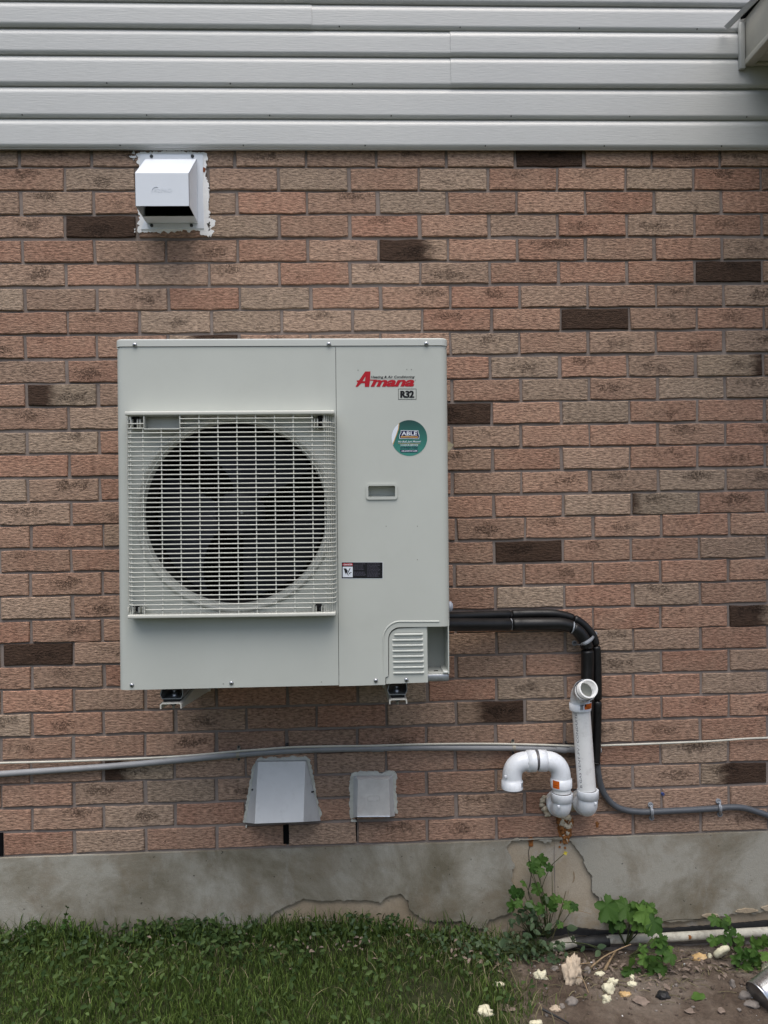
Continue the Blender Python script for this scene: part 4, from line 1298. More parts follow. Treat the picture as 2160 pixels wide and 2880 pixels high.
def pipe_text(s, p0, p1, r, ang, parent, size):
    """lettering running down along a pipe, bent round its surface"""
    v, f = text_mesh(s, .0, 0.0, 2)
    mn, mx = v.min(0), v.max(0)
    L = (p1 - p0).length
    ax_ = (p1 - p0).normalized()
    fy = (Vector((0, -1, 0)) - ax_ * ax_.dot(Vector((0, -1, 0)))).normalized()
    fx_ = ax_.cross(fy)
    if fx_.x < 0: fx_ = -fx_
    pts = []
    for a, b, _ in v:
        t = (a - mn[0]) / (mx[0] - mn[0]) * L
        w = ((b - mn[1]) / (mx[1] - mn[1]) - .5) * size
        th = R(ang) + w / r * -1
        pts.append((p0 + ax_ * t + (fy * math.cos(th) + fx_ * math.sin(th)) * r)[:])
    return MB().add(pts, f).build('pipe_print', M['print_grey'], parent)
pipe_text('B GAS VENT-PV / CONDUITE', b0 + up_d * .02, b1 - up_d * .012, .0304, -52, pipe, .0085)
for j, (x0, y0, x1, y1) in enumerate(((1660, 2150, 1652, 2165), (1650, 2148, 1650, 2172), (1657, 2185, 1652, 2160))):
    pass
# --- gooseneck
gn = thing('vent_gooseneck', 'white plastic gooseneck vent pipe curving over to point downward', 'vent pipe', (0, 0, 0), 'white plastic vent pipes')
w2 = P(1580, 2283, PV)
sck = P(1580, 2229, PV)
wp = Vector((w2.x - .001, -.033, w2.z + .004))
path, rr = elbow(sck, w2 + Vector((0, 0, .004)), wp, .034, .0325, .0362, .026)
MB().tube(path, rr, 28).build('elbow', M['pvc'], gn)
MB().tube([Vector((wp.x, -.045, wp.z)), Vector((wp.x, .004, wp.z))], rP, 24).build('wall_pipe', M['pvc_pipe'], gn)
e2b, e2c, e2a = P(1578.5, 2213, PV), P(1577, 2140, PV), P(1512.5, 2139, PV)
MB().tube([sck - Vector((0, 0, .01)), e2b + Vector((0, 0, .01))], rP, 28).build('pipe', M['pvc_pipe'], gn)
MB().tube([sck + Vector((0, 0, -.0005)), sck + Vector((0, 0, .003))], [.0312, .0305], 28, caps=False).build('cement_ring', M['cement'], gn)
path, rr = elbow(e2b, e2c, e2a, .054, .0322, .0358, .028)
MB().tube(path, rr, 28).build('elbow', M['pvc'], gn)
e1a, e1c, e1b = P(1505.5, 2140, PV), P(1440, 2142, PV), P(1440.5, 2219, PV)
path, rr = elbow(e1a, e1c, e1b, .052, .0322, .0358, .028)
MB().tube(path[:-1], rr[:-1], 28, caps=False).build('elbow', M['pvc'], gn)
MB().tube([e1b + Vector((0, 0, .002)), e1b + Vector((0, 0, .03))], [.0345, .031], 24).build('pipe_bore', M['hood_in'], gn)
MB().tube([e1a + Vector((-.012, 0, 0)), e2a + Vector((.012, 0, 0))], rP, 24).build('coupling_pipe', M['cement'], gn)
lab = wrap_label(e2b, Vector((0, 0, 1)), .0362, -64, -24, .004, .030, 'print_orange', gn)
wrap_label(e2b, Vector((0, 0, 1)), .0364, -58, -36, .008, .0095, 'print_brown', lab, 'label_print')
wrap_label(e2b, Vector((0, 0, 1)), .0364, -58, -30, .014, .0155, 'print_brown', lab, 'label_print')
lab = wrap_label(e1b, Vector((0, 0, 1)), .0362, 44, 74, .010, .028, 'print_white', gn)
for j in range(4):
    wrap_label(e1b, Vector((0, 0, 1)), .0364, 46 + j * 5, 48.5 + j * 5, .012, .026, 'print_black', lab, 'label_print', 2)
wrap_label(e1b, Vector((0, 0, 1)), .0364, 68, 74, .011, .022, 'print_orange', lab, 'label_print', 2)
# moulded pips on the fittings
def pip(parent, c, s=.004):
    MB().bbox((c.x - s, c.y - s * .6, c.z - s), (c.x + s, c.y + s * .4, c.z + s), .001).build('moulded_tab', M['pvc'], parent)
pip(ris, P(1675, 2260, PV - .03)); pip(gn, P(1571, 2268, PV - .035)); pip(gn, P(1422, 2184, PV - .028))
# sealing foam round the two pipes and the rusty run below
def lump(name, mat, c, size, parent=None, seed=0, sub=3, amp=.35, freq=1.5, sq=(1, 1, 1), rot=None):
    bm = bmesh.new()
    bmesh.ops.create_icosphere(bm, subdivisions=sub, radius=1.0)
    for v in bm.verts:
        d = v.co.normalized()
        k_ = 1 + amp * noise.noise((d.x * freq + seed, d.y * freq, d.z * freq)) + amp * .6 * noise.noise((d.x * freq * 3, d.y * freq * 3 + seed, d.z * freq * 3))
        v.co = Vector((d.x * sq[0], d.y * sq[1], d.z * sq[2])) * (size * k_)
    if rot: bmesh.ops.rotate(bm, verts=bm.verts[:], matrix=Euler(rot).to_matrix())
    o = MB().bm(bm, True).build(name, mat, parent, None if parent else Vector(c))
    if parent: o.location = Vector(c) - (parent.location if parent.type == 'EMPTY' else Vector((0, 0, 0)))
    return o
fo = thing('sealing_foam', 'crusty rust-stained foam oozing from the wall under the two white pipes', 'foam', (0, 0, 0))
fp = P(1590, 2318, -.01)
rnd = random.Random(5)
for k_ in range(46):
    t = rnd.random()
    x = 1588 + rnd.uniform(-24, 24) * (1 - .8 * t) + 5 * t
    y = 2303 + t * 62
    c = P(x, y, -.006)
    lump('foam_bead', M['rust'] if rnd.random() < .85 - .3 * (1 - t) else M['foam_old'], c, rnd.uniform(.004, .0085) * (1.15 - .5 * t), fo, k_, 2, .5, 2, (1, .75, 1.3))
for (x, y, s) in ((1526, 2252, .010), (1524, 2264, .009), (1530, 2243, .008), (1533, 2276, .012), (1540, 2290, .012), (1603, 2250, .014), (1606, 2270, .016), (1596, 2300, .014), (1588, 2296, .012)):
    lump('foam_bead', M['foam_old'], P(x, y, -.008), s * .85, fo, x, 3, .6, 2.4, (1.15, .4, 1))
blob('rust_run', M['rust'], fo, 1679, 2316, 5, 7, -.002, 4, .0012, 30, 5)
for k_, (x, y) in enumerate(((1580, 2305), (1582, 2330), (1592, 2345), (1598, 2325), (1590, 2300))):
    blob('rust_run', M['rust'], fo, x, y, 15 - k_, 20, -.0022 - .0006 * k_, k_, .0015, 30, 8)

# ================================================================== INSULATED REFRIGERANT LINES
def line_set(name, label, pts, r, breaks, grp):
    t = thing(name, label, 'insulated pipe', (0, 0, 0), grp)
    path = smooth_path([P(*q) for q in pts], 10)
    # cumulative split at the photo breaks
    idx = [0]
    for bx, by in breaks:
        best = min(range(len(path)), key=lambda i_: (path[i_] - P(bx, by, path[i_].y)).length)
        idx.append(best)
    idx.append(len(path) - 1)
    for a, b in zip(idx[:-1], idx[1:]):
        seg = path[a:b + 1]
        if len(seg) < 3: continue
        d0, d1 = (seg[1] - seg[0]).normalized(), (seg[-1] - seg[-2]).normalized()
        seg = [seg[0] + d0 * .0012, seg[0] + d0 * .003, seg[0] + d0 * .008] + seg[2:-2] + [seg[-1] - d1 * .008, seg[-1] - d1 * .003, seg[-1] - d1 * .0012]
        n = len(seg)
        rr = [r * (1 + .035 * noise.noise((p.x * 14, p.z * 14, r * 90))) for p in seg]
        rr[0], rr[1], rr[-1], rr[-2] = r * .62, r * .88, r * .62, r * .88
        MB().tube(seg, rr, 18).build('insulation', M['insul'], t)
    return t, path
la, pa_ = line_set('insulated_pipe', 'thinner black insulated refrigerant pipe, upper and outer one of the pair',
    [(1240, 1734, -.14), (1300, 1733, -.10), (1437, 1728, -.035), (1510, 1726, -.03), (1570, 1728, -.03), (1622, 1744, -.028), (1659, 1777, -.026), (1675, 1812, -.026), (1679, 1860, -.026), (1680, 1970, -.026), (1679, 2060, -.026), (1677, 2120, -.028), (1675, 2152, -.03)],
    .0150, [(1437, 1732), (1611, 1742), (1674, 1816), (1680, 1972)], 'black insulated refrigerant pipes')
lb, pb_ = line_set('insulated_pipe', 'thicker black insulated refrigerant pipe, lower and inner one of the pair',
    [(1240, 1757, -.17), (1300, 1757, -.13), (1437, 1756, -.062), (1530, 1755, -.058), (1588, 1757, -.055), (1625, 1775, -.052), (1646, 1806, -.05), (1652, 1838, -.048), (1652, 1900, -.046), (1651, 2000, -.044), (1650, 2090, -.042), (1655, 2140, -.04)],
    .0215, [(1437, 1756), (1608, 1764), (1650, 1826)], 'black insulated refrigerant pipes')
def ring(pts_c, axis, r, w, mat, parent, name):
    a = Vector(axis).normalized()
    MB().tube([pts_c - a * w, pts_c + a * w], r, 20, caps=False).build(name, M[mat], parent)
for (x, y, Y, r, t) in ((1437, 1756, -.062, .0195, lb), (1437, 1732, -.036, .0150, la), (1609, 1765, -.054, .0205, lb)):
    ring(P(x, y, Y), (1, 0, -.3 if x > 1600 else 0), r, .0022, 'clamp' if t is lb else 'black', t, 'cable_tie')
def strap_band(name, label, pts, w, mat, grp, screws, cat='pipe clamp', r=.0042, smat='plug_blue'):
    """pts: photo (x, y, Y) along the band; a flat curved band with eyelets at both ends"""
    t = thing(name, label, cat, (0, 0, 0), grp)
    path = smooth_path([P(*q) for q in pts], 6)
    L, Rr = [], []
    m = MB()
    vs = []
    for i_, p in enumerate(path):
        d = (path[min(i_ + 1, len(path) - 1)] - path[max(i_ - 1, 0)]).normalized()
        side = d.cross(Vector((0, -1, 0))).normalized() if abs(d.y) < .95 else Vector((1, 0, 0))
        side = (side - d * side.dot(d)).normalized()
        nrm = side.cross(d).normalized()
        if nrm.y > 0: nrm = -nrm
        for (s_, h_) in ((-w, 0), (-w, .0022), (-w * .3, .0022), (-w * .25, .0040), (w * .25, .0040), (w * .3, .0022), (w, .0022), (w, 0)):
            vs.append((p + side * s_ + nrm * h_)[:])
    n = 8
    fs = [(i_ * n + j, i_ * n + (j + 1) % n, (i_ + 1) * n + (j + 1) % n, (i_ + 1) * n + j) for i_ in range(len(path) - 1) for j in range(n)]
    m.add(vs, fs)
    m.build('band', M[mat], t)
    for (x, y, Y) in screws:
        c = P(x, y, Y)
        e = MB().tube([(c.x, Y + .006, c.z), (c.x, Y - .001, c.z)], .0092, 14).build('eyelet', M[mat], t)
        MB().tube([(c.x, Y - .0008, c.z), (c.x, Y - .0035, c.z), (c.x, Y - .0045, c.z)], [.0056, .0052, .002], 10).build('screw', M['dark_screw'] if smat == 'dark_screw' else M['conduit_dark'], t)
    return t
strap_band('pipe_clamp', 'grey plastic clamp holding the two black insulated pipes at their bend', [(1616, 1810, -.006), (1632, 1812, -.05), (1645, 1809, -.078), (1660, 1800, -.066), (1667, 1793, -.045), (1672, 1786, -.008)], .0055, 'clamp', None, [(1616, 1809, -.004), (1672.5, 1783, -.004)])

# ================================================================== CONDUITS AND CABLES
cg = thing('grey_conduit', 'long grey plastic conduit running across the wall below the heat pump', 'conduit', (0, 0, 0))
cpts = [(-160, 2190), (0, 2177), (160, 2166), (326, 2154), (547, 2134), (670, 2122), (807, 2112), (930, 2107), (1042, 2105), (1180, 2103), (1302, 2103), (1445, 2103.5), (1540, 2106), (1590, 2108), (1650, 2109), (1690, 2110)]
MB().tube(smooth_path([P(x, y, -.017) for x, y in cpts], 5), .0103, 14).build('conduit', M['conduit'], cg)
def along(pts, x0, x1, Y):
    q = smooth_path([P(x, y, Y) for x, y in pts], 8)
    a, b = P(x0, 2110, Y).x, P(x1, 2110, Y).x
    return [p for p in q if a <= p.x <= b]
for x0, x1, ex in ((1046, 1080, .0120), (1563, 1592, .0125)):
    q = [P(x0, 2105 if x0 < 1300 else 2106.5, -.017), P(x1, 2105 if x0 < 1300 else 2108.5, -.017)]
    MB().tube(q, ex, 16).build('coupling', M['conduit'], cg)
tp = [P(1600, 2104, -.016), P(1609, 2108, -.019), P(1618, 2106, -.014), P(1628, 2110, -.018)]
MB().tube(tp, [.0128, .0124, .0130, .0126], 12).build('tape_wrap', M['conduit'], cg)
wc = thing('white_cable', 'thin off-white cable running along the wall just above the grey conduit', 'cable', (0, 0, 0))
wpts = [(-160, 2152), (0, 2146), (160, 2142), (326, 2136), (440, 2131), (547, 2124), (670, 2112.5), (740, 2107.5), (812, 2102), (930, 2099), (1042, 2097.5), (1180, 2093.5), (1302, 2092), (1380, 2092), (1445, 2093), (1530, 2095), (1610, 2098), (1660, 2098), (1700, 2096.5), (1800, 2093), (1900, 2089), (2000, 2084.5), (2100, 2077.5), (2165, 2075), (2260, 2071)]
MB().tube(smooth_path([P(x, y, -.012 if x < 560 or x > 1640 else -.0225) for x, y in wpts], 5), .0037, 8).build('cable', M['cable'], wc)
SL = 'small weathered metal strap nailed over the grey conduit, '
for (x, yc, ext) in ((670, 2122, 'beside the flared vent hood'), (1445, 2103, 'above the white gooseneck pipe')):
    t = thing('conduit_strap', SL + ext, 'strap', (0, 0, 0), 'metal straps on the grey conduit')
    c = P(x, yc, -.017)
    pts = []
    for a in range(-100, 101, 20):
        pts.append((c.x, c.y - .0118 * math.cos(R(a)), c.z + .0118 * math.sin(R(a))))
    vs = []
    for (xx, yy, zz) in [(c.x, -.002, c.z - .024), (c.x, -.003, c.z - .016)] + pts + [(c.x, -.003, c.z + .015), (c.x, -.002, c.z + .024)]:
        vs += [(xx - .0055, yy, zz), (xx + .0055, yy, zz)]
    MB().add(vs, [(2 * j, 2 * j + 1, 2 * j + 3, 2 * j + 2) for j in range(len(vs) // 2 - 1)], False).build('band', M['strap'], t)
    for dz in (-.021, .022):
        MB().cyl((c.x, -.002, c.z + dz), (c.x, -.0065, c.z + dz), .0042, 8).build('nail', M['dark_screw'], t)
for (x, y, lb_) in ((807, 2093, 'rusty nail head above the grey conduit over the flared vent hood'), (1592, 2088, 'rusty nail head above the conduit joint beside the white riser pipe')):
    c = P(x, y, 0)
    tag(MB().tube([(c.x, .004, c.z), (c.x, -.006, c.z), (c.x, -.009, c.z)], [.0042, .0042, .002], 8).build('nail', M['dark_screw']), lb_, 'nail', 'nails beside the grey conduit')
dc = thing('dark_conduit', 'dark grey flexible conduit curving from the black pipes to the right edge', 'conduit', (0, 0, 0))
dpts = [(1677, 2120, -.03), (1680, 2150, -.024), (1684, 2185, -.02), (1696, 2226, -.017), (1718, 2257, -.015), (1750, 2276, -.014), (1790, 2282.5, -.014), (1830, 2283, -.014), (1920, 2279, -.014), (2010, 2274, -.014), (2050, 2270.5, -.014), (2090, 2272, -.014), (2130, 2283, -.014), (2165, 2295, -.014), (2240, 2318, -.014)]
MB().tube(smooth_path([P(*q) for q in dpts], 6), .0108, 14).build('conduit', M['conduit_dark'], dc)
for (x, yc, tx, ext) in ((1833, 2283, 3, 'left one of the two'), (2025, 2273, 4, 'right one of the two')):
    t = strap_band('conduit_clamp', 'grey clamp with two dark screws on the dark conduit, ' + ext, [(x - tx - 1, yc - 19, -.004), (x - 1, yc - 13, -.012), (x, yc - 8, -.0235), (x + 2, yc, -.027), (x + 2, yc + 8, -.0235), (x + 1, yc + 13, -.012), (x, yc + 18, -.004)], .0048, 'clamp', 'clamps on the dark conduit', [(x - tx, yc - 19, -.004), (x, yc + 17, -.003)])
c = P(1863.5, 2232, .004)
wp_ = thing('wall_plug', 'tiny blue plastic wall plug in a mortar joint above the dark conduit', 'wall plug', (c.x, 0, c.z))
pipe_solid([(0, .012, 0), (0, -.0015, 0)], .0052, .0028, 10).build('sleeve', M['plug_blue'], wp_)
MB().cyl((0, .010, 0), (0, .0085, 0), .003, 8).build('bore', M['black_in'], wp_)

def G(x, y, z=-.047):              # photo point on the uneven ground, lifted by z + .047
    d = ray(x, y)
    h = z + .047
    zz = -.05
    for _ in range(8):
        p = CAM + d * ((zz - CAM.z) / d.z)
        zz = ground_z(p.x, min(p.y, -.01)) + h
    return p

# ================================================================== OLD PIPE AND MEMBRANE AT THE FOOT OF THE WALL
MB().box((.42, -.018, -.2), (2.6, .0035, P(1900, 2657, -.02).z)).build('footing', M['stone'], found)
mem = [(1470, 2626), (1500, 2622), (1560, 2620), (1600, 2612), (1640, 2617), (1700, 2622), (1780, 2620), (1860, 2617), (1930, 2613), (2000, 2609), (2080, 2602), (2170, 2594), (2260, 2586)]
top_ = [P(x, y - 4, -.013) for x, y in mem]; bot_ = [P(x, y + 14, -.013) for x, y in mem]
pl = jag([(p.x, p.z) for p in bot_] + [(p.x, p.z) for p in top_[::-1]], .012, .003, 8)
MB().prism(pl, -.013, -.005).build('tar_membrane', M['tar'], found)
op = thing('old_pipe', 'broken old pipe with flaking white paint lying along the foot of the foundation', 'pipe', (0, 0, 0))
def rough_tube(pts, r, name, mat, parent, n=14, amp=.05, seed=0):
    q = smooth_path(pts, 12)
    rr = [r * (1 + amp * noise.noise((p.x * 30, seed, p.z * 30))) for p in q]
    return MB().tube(q, rr, n).build(name, M[mat], parent)
rough_tube([P(1705, 2643, -.032), P(1858, 2637, -.032), P(2000, 2629, -.032), P(2156, 2620, -.032), P(2300, 2611, -.032)], .0148, 'pipe', 'old_pipe', op)
rough_tube([P(1552, 2664, -.036), P(1580, 2657, -.036), P(1618, 2647, -.036)], .018, 'pipe_end', 'old_pipe', op, seed=3)
rough_tube([P(1610, 2652, -.032), P(1650, 2650, -.03), P(1712, 2645, -.03)], .019, 'black_sleeve', 'tar', op, amp=.15, seed=5)
MB().tube([P(1938, 2636, -.047), P(1940, 2635.5, -.044)], .007, 8).build('pipe_hole', M['rust'], op)

# ================================================================== LAWN
def lawn_density(x, y):
    n = noise.noise((x * 2.3, y * 2.3, 7)) * .5 + noise.noise((x * 7, y * 7, 3)) * .3
    edge = .54 + .16 * noise.noise((y * 6, 1.5, 0)) + .10 * noise.noise((y * 17, x * 6, 2)) + min(.12, max(0, (y + .22) * .5))
    d = min(1, max(0, (edge - x) / .16))
    for (cx, cy, sx_, sy_, k_) in ((-.64, -.055, .055, .022, .97), (-.31, -.08, .06, .03, .9), (-.12, -.15, .11, .035, .85), (.16, -.055, .06, .03, .95), (.24, -.34, .10, .12, .7), (.02, -.10, .08, .02, .6), (.33, -.16, .08, .04, .6)):
        d *= 1 - k_ * math.exp(-((x - cx) / sx_) ** 2 - ((y - cy) / sy_) ** 2)
    return d * (.80 + .4 * n)
def blades(count, box, hmin, hmax, w, name, mat, label, seed, dens, lean=.5):
    rg = np.random.default_rng(seed)
    xs_b = rg.uniform(box[0], box[1], count); ys_b = rg.uniform(box[2], box[3], count)
    keep = [i_ for i_ in range(count) if rg.random() < dens(xs_b[i_], ys_b[i_])]
    n = len(keep)
    x, y = xs_b[keep], ys_b[keep]
    z = np.array([ground_z(a, b) for a, b in zip(x, y)]) - .004
    tall = np.array([1 + .45 * noise.noise((a * 4, b * 4, 9)) for a, b in zip(x, y)])
    h = rg.uniform(hmin, hmax, n) * tall
    az = rg.uniform(0, 2 * math.pi, n)
    ln = h * (lean * rg.random(n) ** 1.2 + .05)
    lx, ly = np.cos(az) * ln, np.sin(az) * ln
    tw = rg.uniform(0, math.pi, n)
    ww = w * rg.uniform(.6, 1.3, n)
    wx, wy = np.cos(tw) * ww, np.sin(tw) * ww * .6
    segs = [(0, 0, 1.0), (.4, .13, .95), (.75, .5, .7)]
    V = np.zeros((n, 7, 3))
    for s_, (t, bnd, wd) in enumerate(segs):
        cx, cy, cz = x + lx * bnd, y + ly * bnd, z + h * t
        V[:, 2 * s_] = np.stack([cx - wx * wd, cy - wy * wd, cz], -1)
        V[:, 2 * s_ + 1] = np.stack([cx + wx * wd, cy + wy * wd, cz], -1)
    V[:, 6] = np.stack([x + lx, y + ly, z + h * (1 - .25 * rg.random(n))], -1)
    V[:, :, 1] = np.minimum(V[:, :, 1], -.009)
    base = (np.arange(n) * 7)[:, None]
    quads = np.concatenate([base + np.array([0, 1, 3, 2]), base + np.array([2, 3, 5, 4])], 1).reshape(-1, 4)
    tris = base + np.array([4, 5, 6])
    me = bpy.data.meshes.new(name)
    me.vertices.add(n * 7); me.vertices.foreach_set('co', V.reshape(-1))
    me.loops.add(len(quads) * 4 + n * 3)
    me.loops.foreach_set('vertex_index', np.concatenate([quads.reshape(-1), tris.reshape(-1)]))
    me.polygons.add(len(quads) + n)
    me.polygons.foreach_set('loop_start', np.concatenate([np.arange(len(quads)) * 4, len(quads) * 4 + np.arange(n) * 3]))
    me.polygons.foreach_set('use_smooth', np.ones(len(quads) + n, bool))
    me.update(calc_edges=True)
    me.validate()
    me.materials.append(M[mat])
    o = mesh_obj(name, me)
    tag(o, label, 'grass', None, 'stuff')
    return o
blades(90000, (-1.6, .82, -1.05, -.02), .016, .046, .0013, 'lawn_grass', 'grass', 'short dark green lawn grass along the foot of the wall', 1, lawn_density, .8)
blades(11000, (-1.5, .78, -1.0, -.03), .015, .055, .0013, 'dry_grass', 'grass_dry', 'dry straw-coloured blades scattered through the lawn', 2,
       lambda x, y: (.25 + .75 * math.exp(-((x - .32) / .2) ** 2) + .6 * math.exp(-((y + .10) / .05) ** 2)) * .6 * (1 if x < .6 else .3), 1.6)
def verge_density(x, y):
    return max(0, min(1, .55 + .9 * noise.noise((x * 5.5, 3, 1)))) * (1 if x < .30 else .35)
blades(4200, (-1.5, .62, -.085, -.012), .04, .105, .0018, 'verge_grass', 'grass', 'taller ragged grass against the foundation', 3, verge_density, .7)

def leaf_scatter(count, box, zmin, zmax, smin, smax, name, mat, label, cat, seed, dens, flat=.5, wide=.55):
    rg = random.Random(seed)
    m = MB()
    for _ in range(count):
        x, y = rg.uniform(*box[:2]), rg.uniform(*box[2:])
        if rg.random() > dens(x, y): continue
        s = rg.uniform(smin, smax); z = ground_z(x, y) + rg.uniform(zmin, zmax)
        a = rg.uniform(0, 2 * math.pi)
        n = Vector((rg.uniform(-1, 1) * (1 - flat), rg.uniform(-1, .3) * (1.2 - flat), .35 + flat)).normalized()
        t = Vector((math.cos(a), math.sin(a), rg.uniform(-.3, .3))); t = (t - n * t.dot(n)).normalized()
        b = n.cross(t)
        c = Vector((x, min(y, -.02), z))
        out = ((-.5, 0, 0), (-.22, wide * .8, .10), (.12, wide, .13), (.5, 0, -.12), (.12, -wide, .13), (-.22, -wide * .8, .10), (0, 0, 0))
        vs = [(c + t * (u_ * s) + b * (v_ * s * .62) + n * (w_ * s)) for u_, v_, w_ in out]
        vs = [(v_.x, min(v_.y, -.011), v_.z) for v_ in vs]
        m.add(vs, [(0, 6, 1), (1, 6, 2), (2, 6, 3), (3, 6, 4), (4, 6, 5), (5, 6, 0)], True)
    o = m.build(name, M[mat])
    tag(o, label, cat, None, 'stuff')
    return o
leaf_scatter(4600, (-1.5, .68, -.34, -.014), .008, .050, .012, .030, 'weed_leaves', 'weed', 'dark low weeds mixed into the grass below the foundation', 'weeds', 4,
             lambda x, y: max(0, min(1, .08 + .6 * math.exp(-((y + .06) / .10) ** 2) * (.75 + 1.2 * noise.noise((x * 4, y * 5, 12))) * (1.0 if x < -.15 else .62))) * (lawn_density(x, y) * .7 + .3), .15, .36)
leaf_scatter(2600, (-1.5, .62, -.9, -.1), .020, .055, .012, .028, 'clover_leaves', 'weed', 'scattered clover and plantain leaves in the lawn', 'weeds', 5,
             lambda x, y: (.9 if x < -.35 and y > -.34 else .45) * lawn_density(x, y), .35, .42)
leaf_scatter(900, (.12, .68, -.20, -.02), .006, .05, .010, .022, 'pale_weeds', 'weed_grey', 'pale greyish creeping weeds beside the soil patch', 'weeds', 6,
             lambda x, y: math.exp(-((x - .45) / .20) ** 2) * math.exp(-((y + .08) / .08) ** 2), .3)
leaf_scatter(500, (-1.4, .2, -.16, -.02), .008, .055, .012, .022, 'pale_weeds', 'weed_grey', 'pale greyish weeds tucked in the grass under the vent hoods', 'weeds', 7,
             lambda x, y: .35 * (.6 + noise.noise((x * 6, y * 6, 2))), .3)

def clump_dens(x, y):
    return sum(k_ * math.exp(-((x - a) / w_) ** 2 - ((y + .04) / .035) ** 2) for a, w_, k_ in ((-.93, .05, .9), (-.70, .09, 1), (-.60, .04, .8), (-.52, .05, .9), (-.40, .03, .5), (-.17, .05, .5), (-.02, .06, .6), (.10, .03, .8), (-1.1, .06, .6), (.33, .05, .4)))
leaf_scatter(3000, (-1.3, .42, -.11, -.012), .010, .066, .012, .030, 'weed_clumps', 'weed', 'ragged dark weed clumps rising against the foundation', 'weeds', 14, lambda x, y: clump_dens(x, y), .05, .36)
leaf_scatter(900, (-1.3, .42, -.11, -.012), .02, .070, .011, .024, 'pale_weeds', 'weed_grey', 'paler leaves among the weed clumps against the foundation', 'weeds', 15, lambda x, y: clump_dens(x, y) * .8, .1, .36)

# ================================================================== LEAFY PLANTS
def lobed_leaf(seed, lobes=5, deep=.36, tooth=.08):
    rnd_ = random.Random(seed)
    K = 44
    vs = [(0, -.006, .28)]
    for j in range(K):
        a = 2 * math.pi * j / K                       # 0 = tip (+z)
        u = (a + math.pi) % (2 * math.pi) - math.pi
        r = .50 * (1 - deep + deep * abs(math.cos(u * lobes / 2)) ** .8) * (1 + tooth * math.sin(u * 21 + seed))
        r *= 1 - .35 * max(0, abs(u) / math.pi - .7) / .3
        x, z = math.sin(u) * r * .95, .38 + math.cos(u) * r
        if abs(u) > 2.7: z = max(z, .02)
        vs.append((x, .5 * x * x + .25 * (z - .3) ** 2 + rnd_.uniform(-.03, .03) + .05 * math.cos(u * lobes), z))
    me = bpy.data.meshes.new('leaf')
    me.from_pydata(vs, [], [(0, 1 + (j + 1) % K, 1 + j) for j in range(K)])
    me.polygons.foreach_set('use_smooth', [True] * K)
    me.update()
    return me
def ovate_leaf(seed):
    vs = [(0, 0, 0)]; K = 12
    pr = [(.0, .0), (.16, .12), (.27, .32), (.26, .52), (.16, .78), (0, 1)]
    ring_ = pr + [(-a, b) for a, b in pr[::-1][1:-1]]
    vs = [(0, -.02, .45)] + [(a, .5 * a * a + .06 * b * b, b) for a, b in ring_]
    n = len(ring_)
    me = bpy.data.meshes.new('leaf')
    me.from_pydata(vs, [], [(0, 1 + (j + 1) % n, 1 + j) for j in range(n)])
    me.polygons.foreach_set('use_smooth', [True] * n)
    me.update()
    return me
LOB = [lobed_leaf(s) for s in range(4)]
OVA = [ovate_leaf(s) for s in range(2)]
for me in LOB: me.materials.append(M['leaf'])
for me in OVA: me.materials.append(M['weed_grey'])
LS = 1.45
def put_leaf(plant, base, x, y, Y, size, rnd_, shapes, droop=0.0, mat=None, stem_r=.0011):
    c = P(x, y, Y)
    tip = Vector((rnd_.uniform(-.9, .9), rnd_.uniform(-.7, -.1), rnd_.uniform(-.8, .9) - droop)).normalized()
    nrm = Vector((rnd_.uniform(-.45, .45), -1.0, rnd_.uniform(.1, .9)))
    nrm = (nrm - tip * nrm.dot(tip)).normalized()
    xa = nrm.cross(tip)                               # local x, local -y = nrm, local z = tip
    m_ = Matrix((xa, -nrm, tip)).transposed()
    if m_.determinant() < 0: m_ = Matrix((-xa, -nrm, tip)).transposed()
    o = bpy.data.objects.new('leaf', rnd_.choice(shapes))
    loc = c - tip * size * LS * .4
    o.matrix_world = Matrix.Translation(loc - Vector(plant.location)) @ m_.to_4x4() @ Matrix.Diagonal((size * LS, size * LS, size * LS, 1))
    link(o, plant)
    return loc
def plant(name, label, bx, by, bY, leaves, seed, shapes, grp=None, droop=.2, rs=.0014, flower=None):
    rnd_ = random.Random(seed)
    b = P(bx, by, bY)
    t = thing(name, label, 'plant', b, grp)
    sm = MB()
    for (x, y, s) in leaves:
        Y = bY - .02 - rnd_.uniform(0, .05)
        loc = put_leaf(t, b, x, y, Y, s, rnd_, shapes, droop)
        mid = (b + loc) / 2 + Vector((rnd_.uniform(-.012, .012), -.01, rnd_.uniform(.0, .02)))
        q = smooth_path([b, mid, loc], 4)
        sm.tube([(p - b)[:] for p in q], [rs * (1.2 - .6 * k_ / len(q)) for k_ in range(len(q))], 5)
    if flower:
        q = smooth_path([P(x, y, bY - .015) - b for x, y in flower], 5)
        sm.tube([p[:] for p in q], [rs * .8] * len(q), 5)
    sm.build('stem', M['stem'], t)
    if flower:
        c = P(*flower[-1], bY - .017) - b
        for k_ in range(4):
            a = k_ * math.pi / 2 + .4
            MB().add([c[:], (c + Vector((math.cos(a) * .004 - math.sin(a) * .003, -.001, math.sin(a) * .004 + math.cos(a) * .003)))[:], (c + Vector((math.cos(a) * .008, -.002, math.sin(a) * .008)))[:],
                      (c + Vector((math.cos(a) * .004 + math.sin(a) * .003, -.001, math.sin(a) * .004 - math.cos(a) * .003)))[:]], [(0, 1, 2, 3)]).build('petal', M['yellow'], t)
    return t
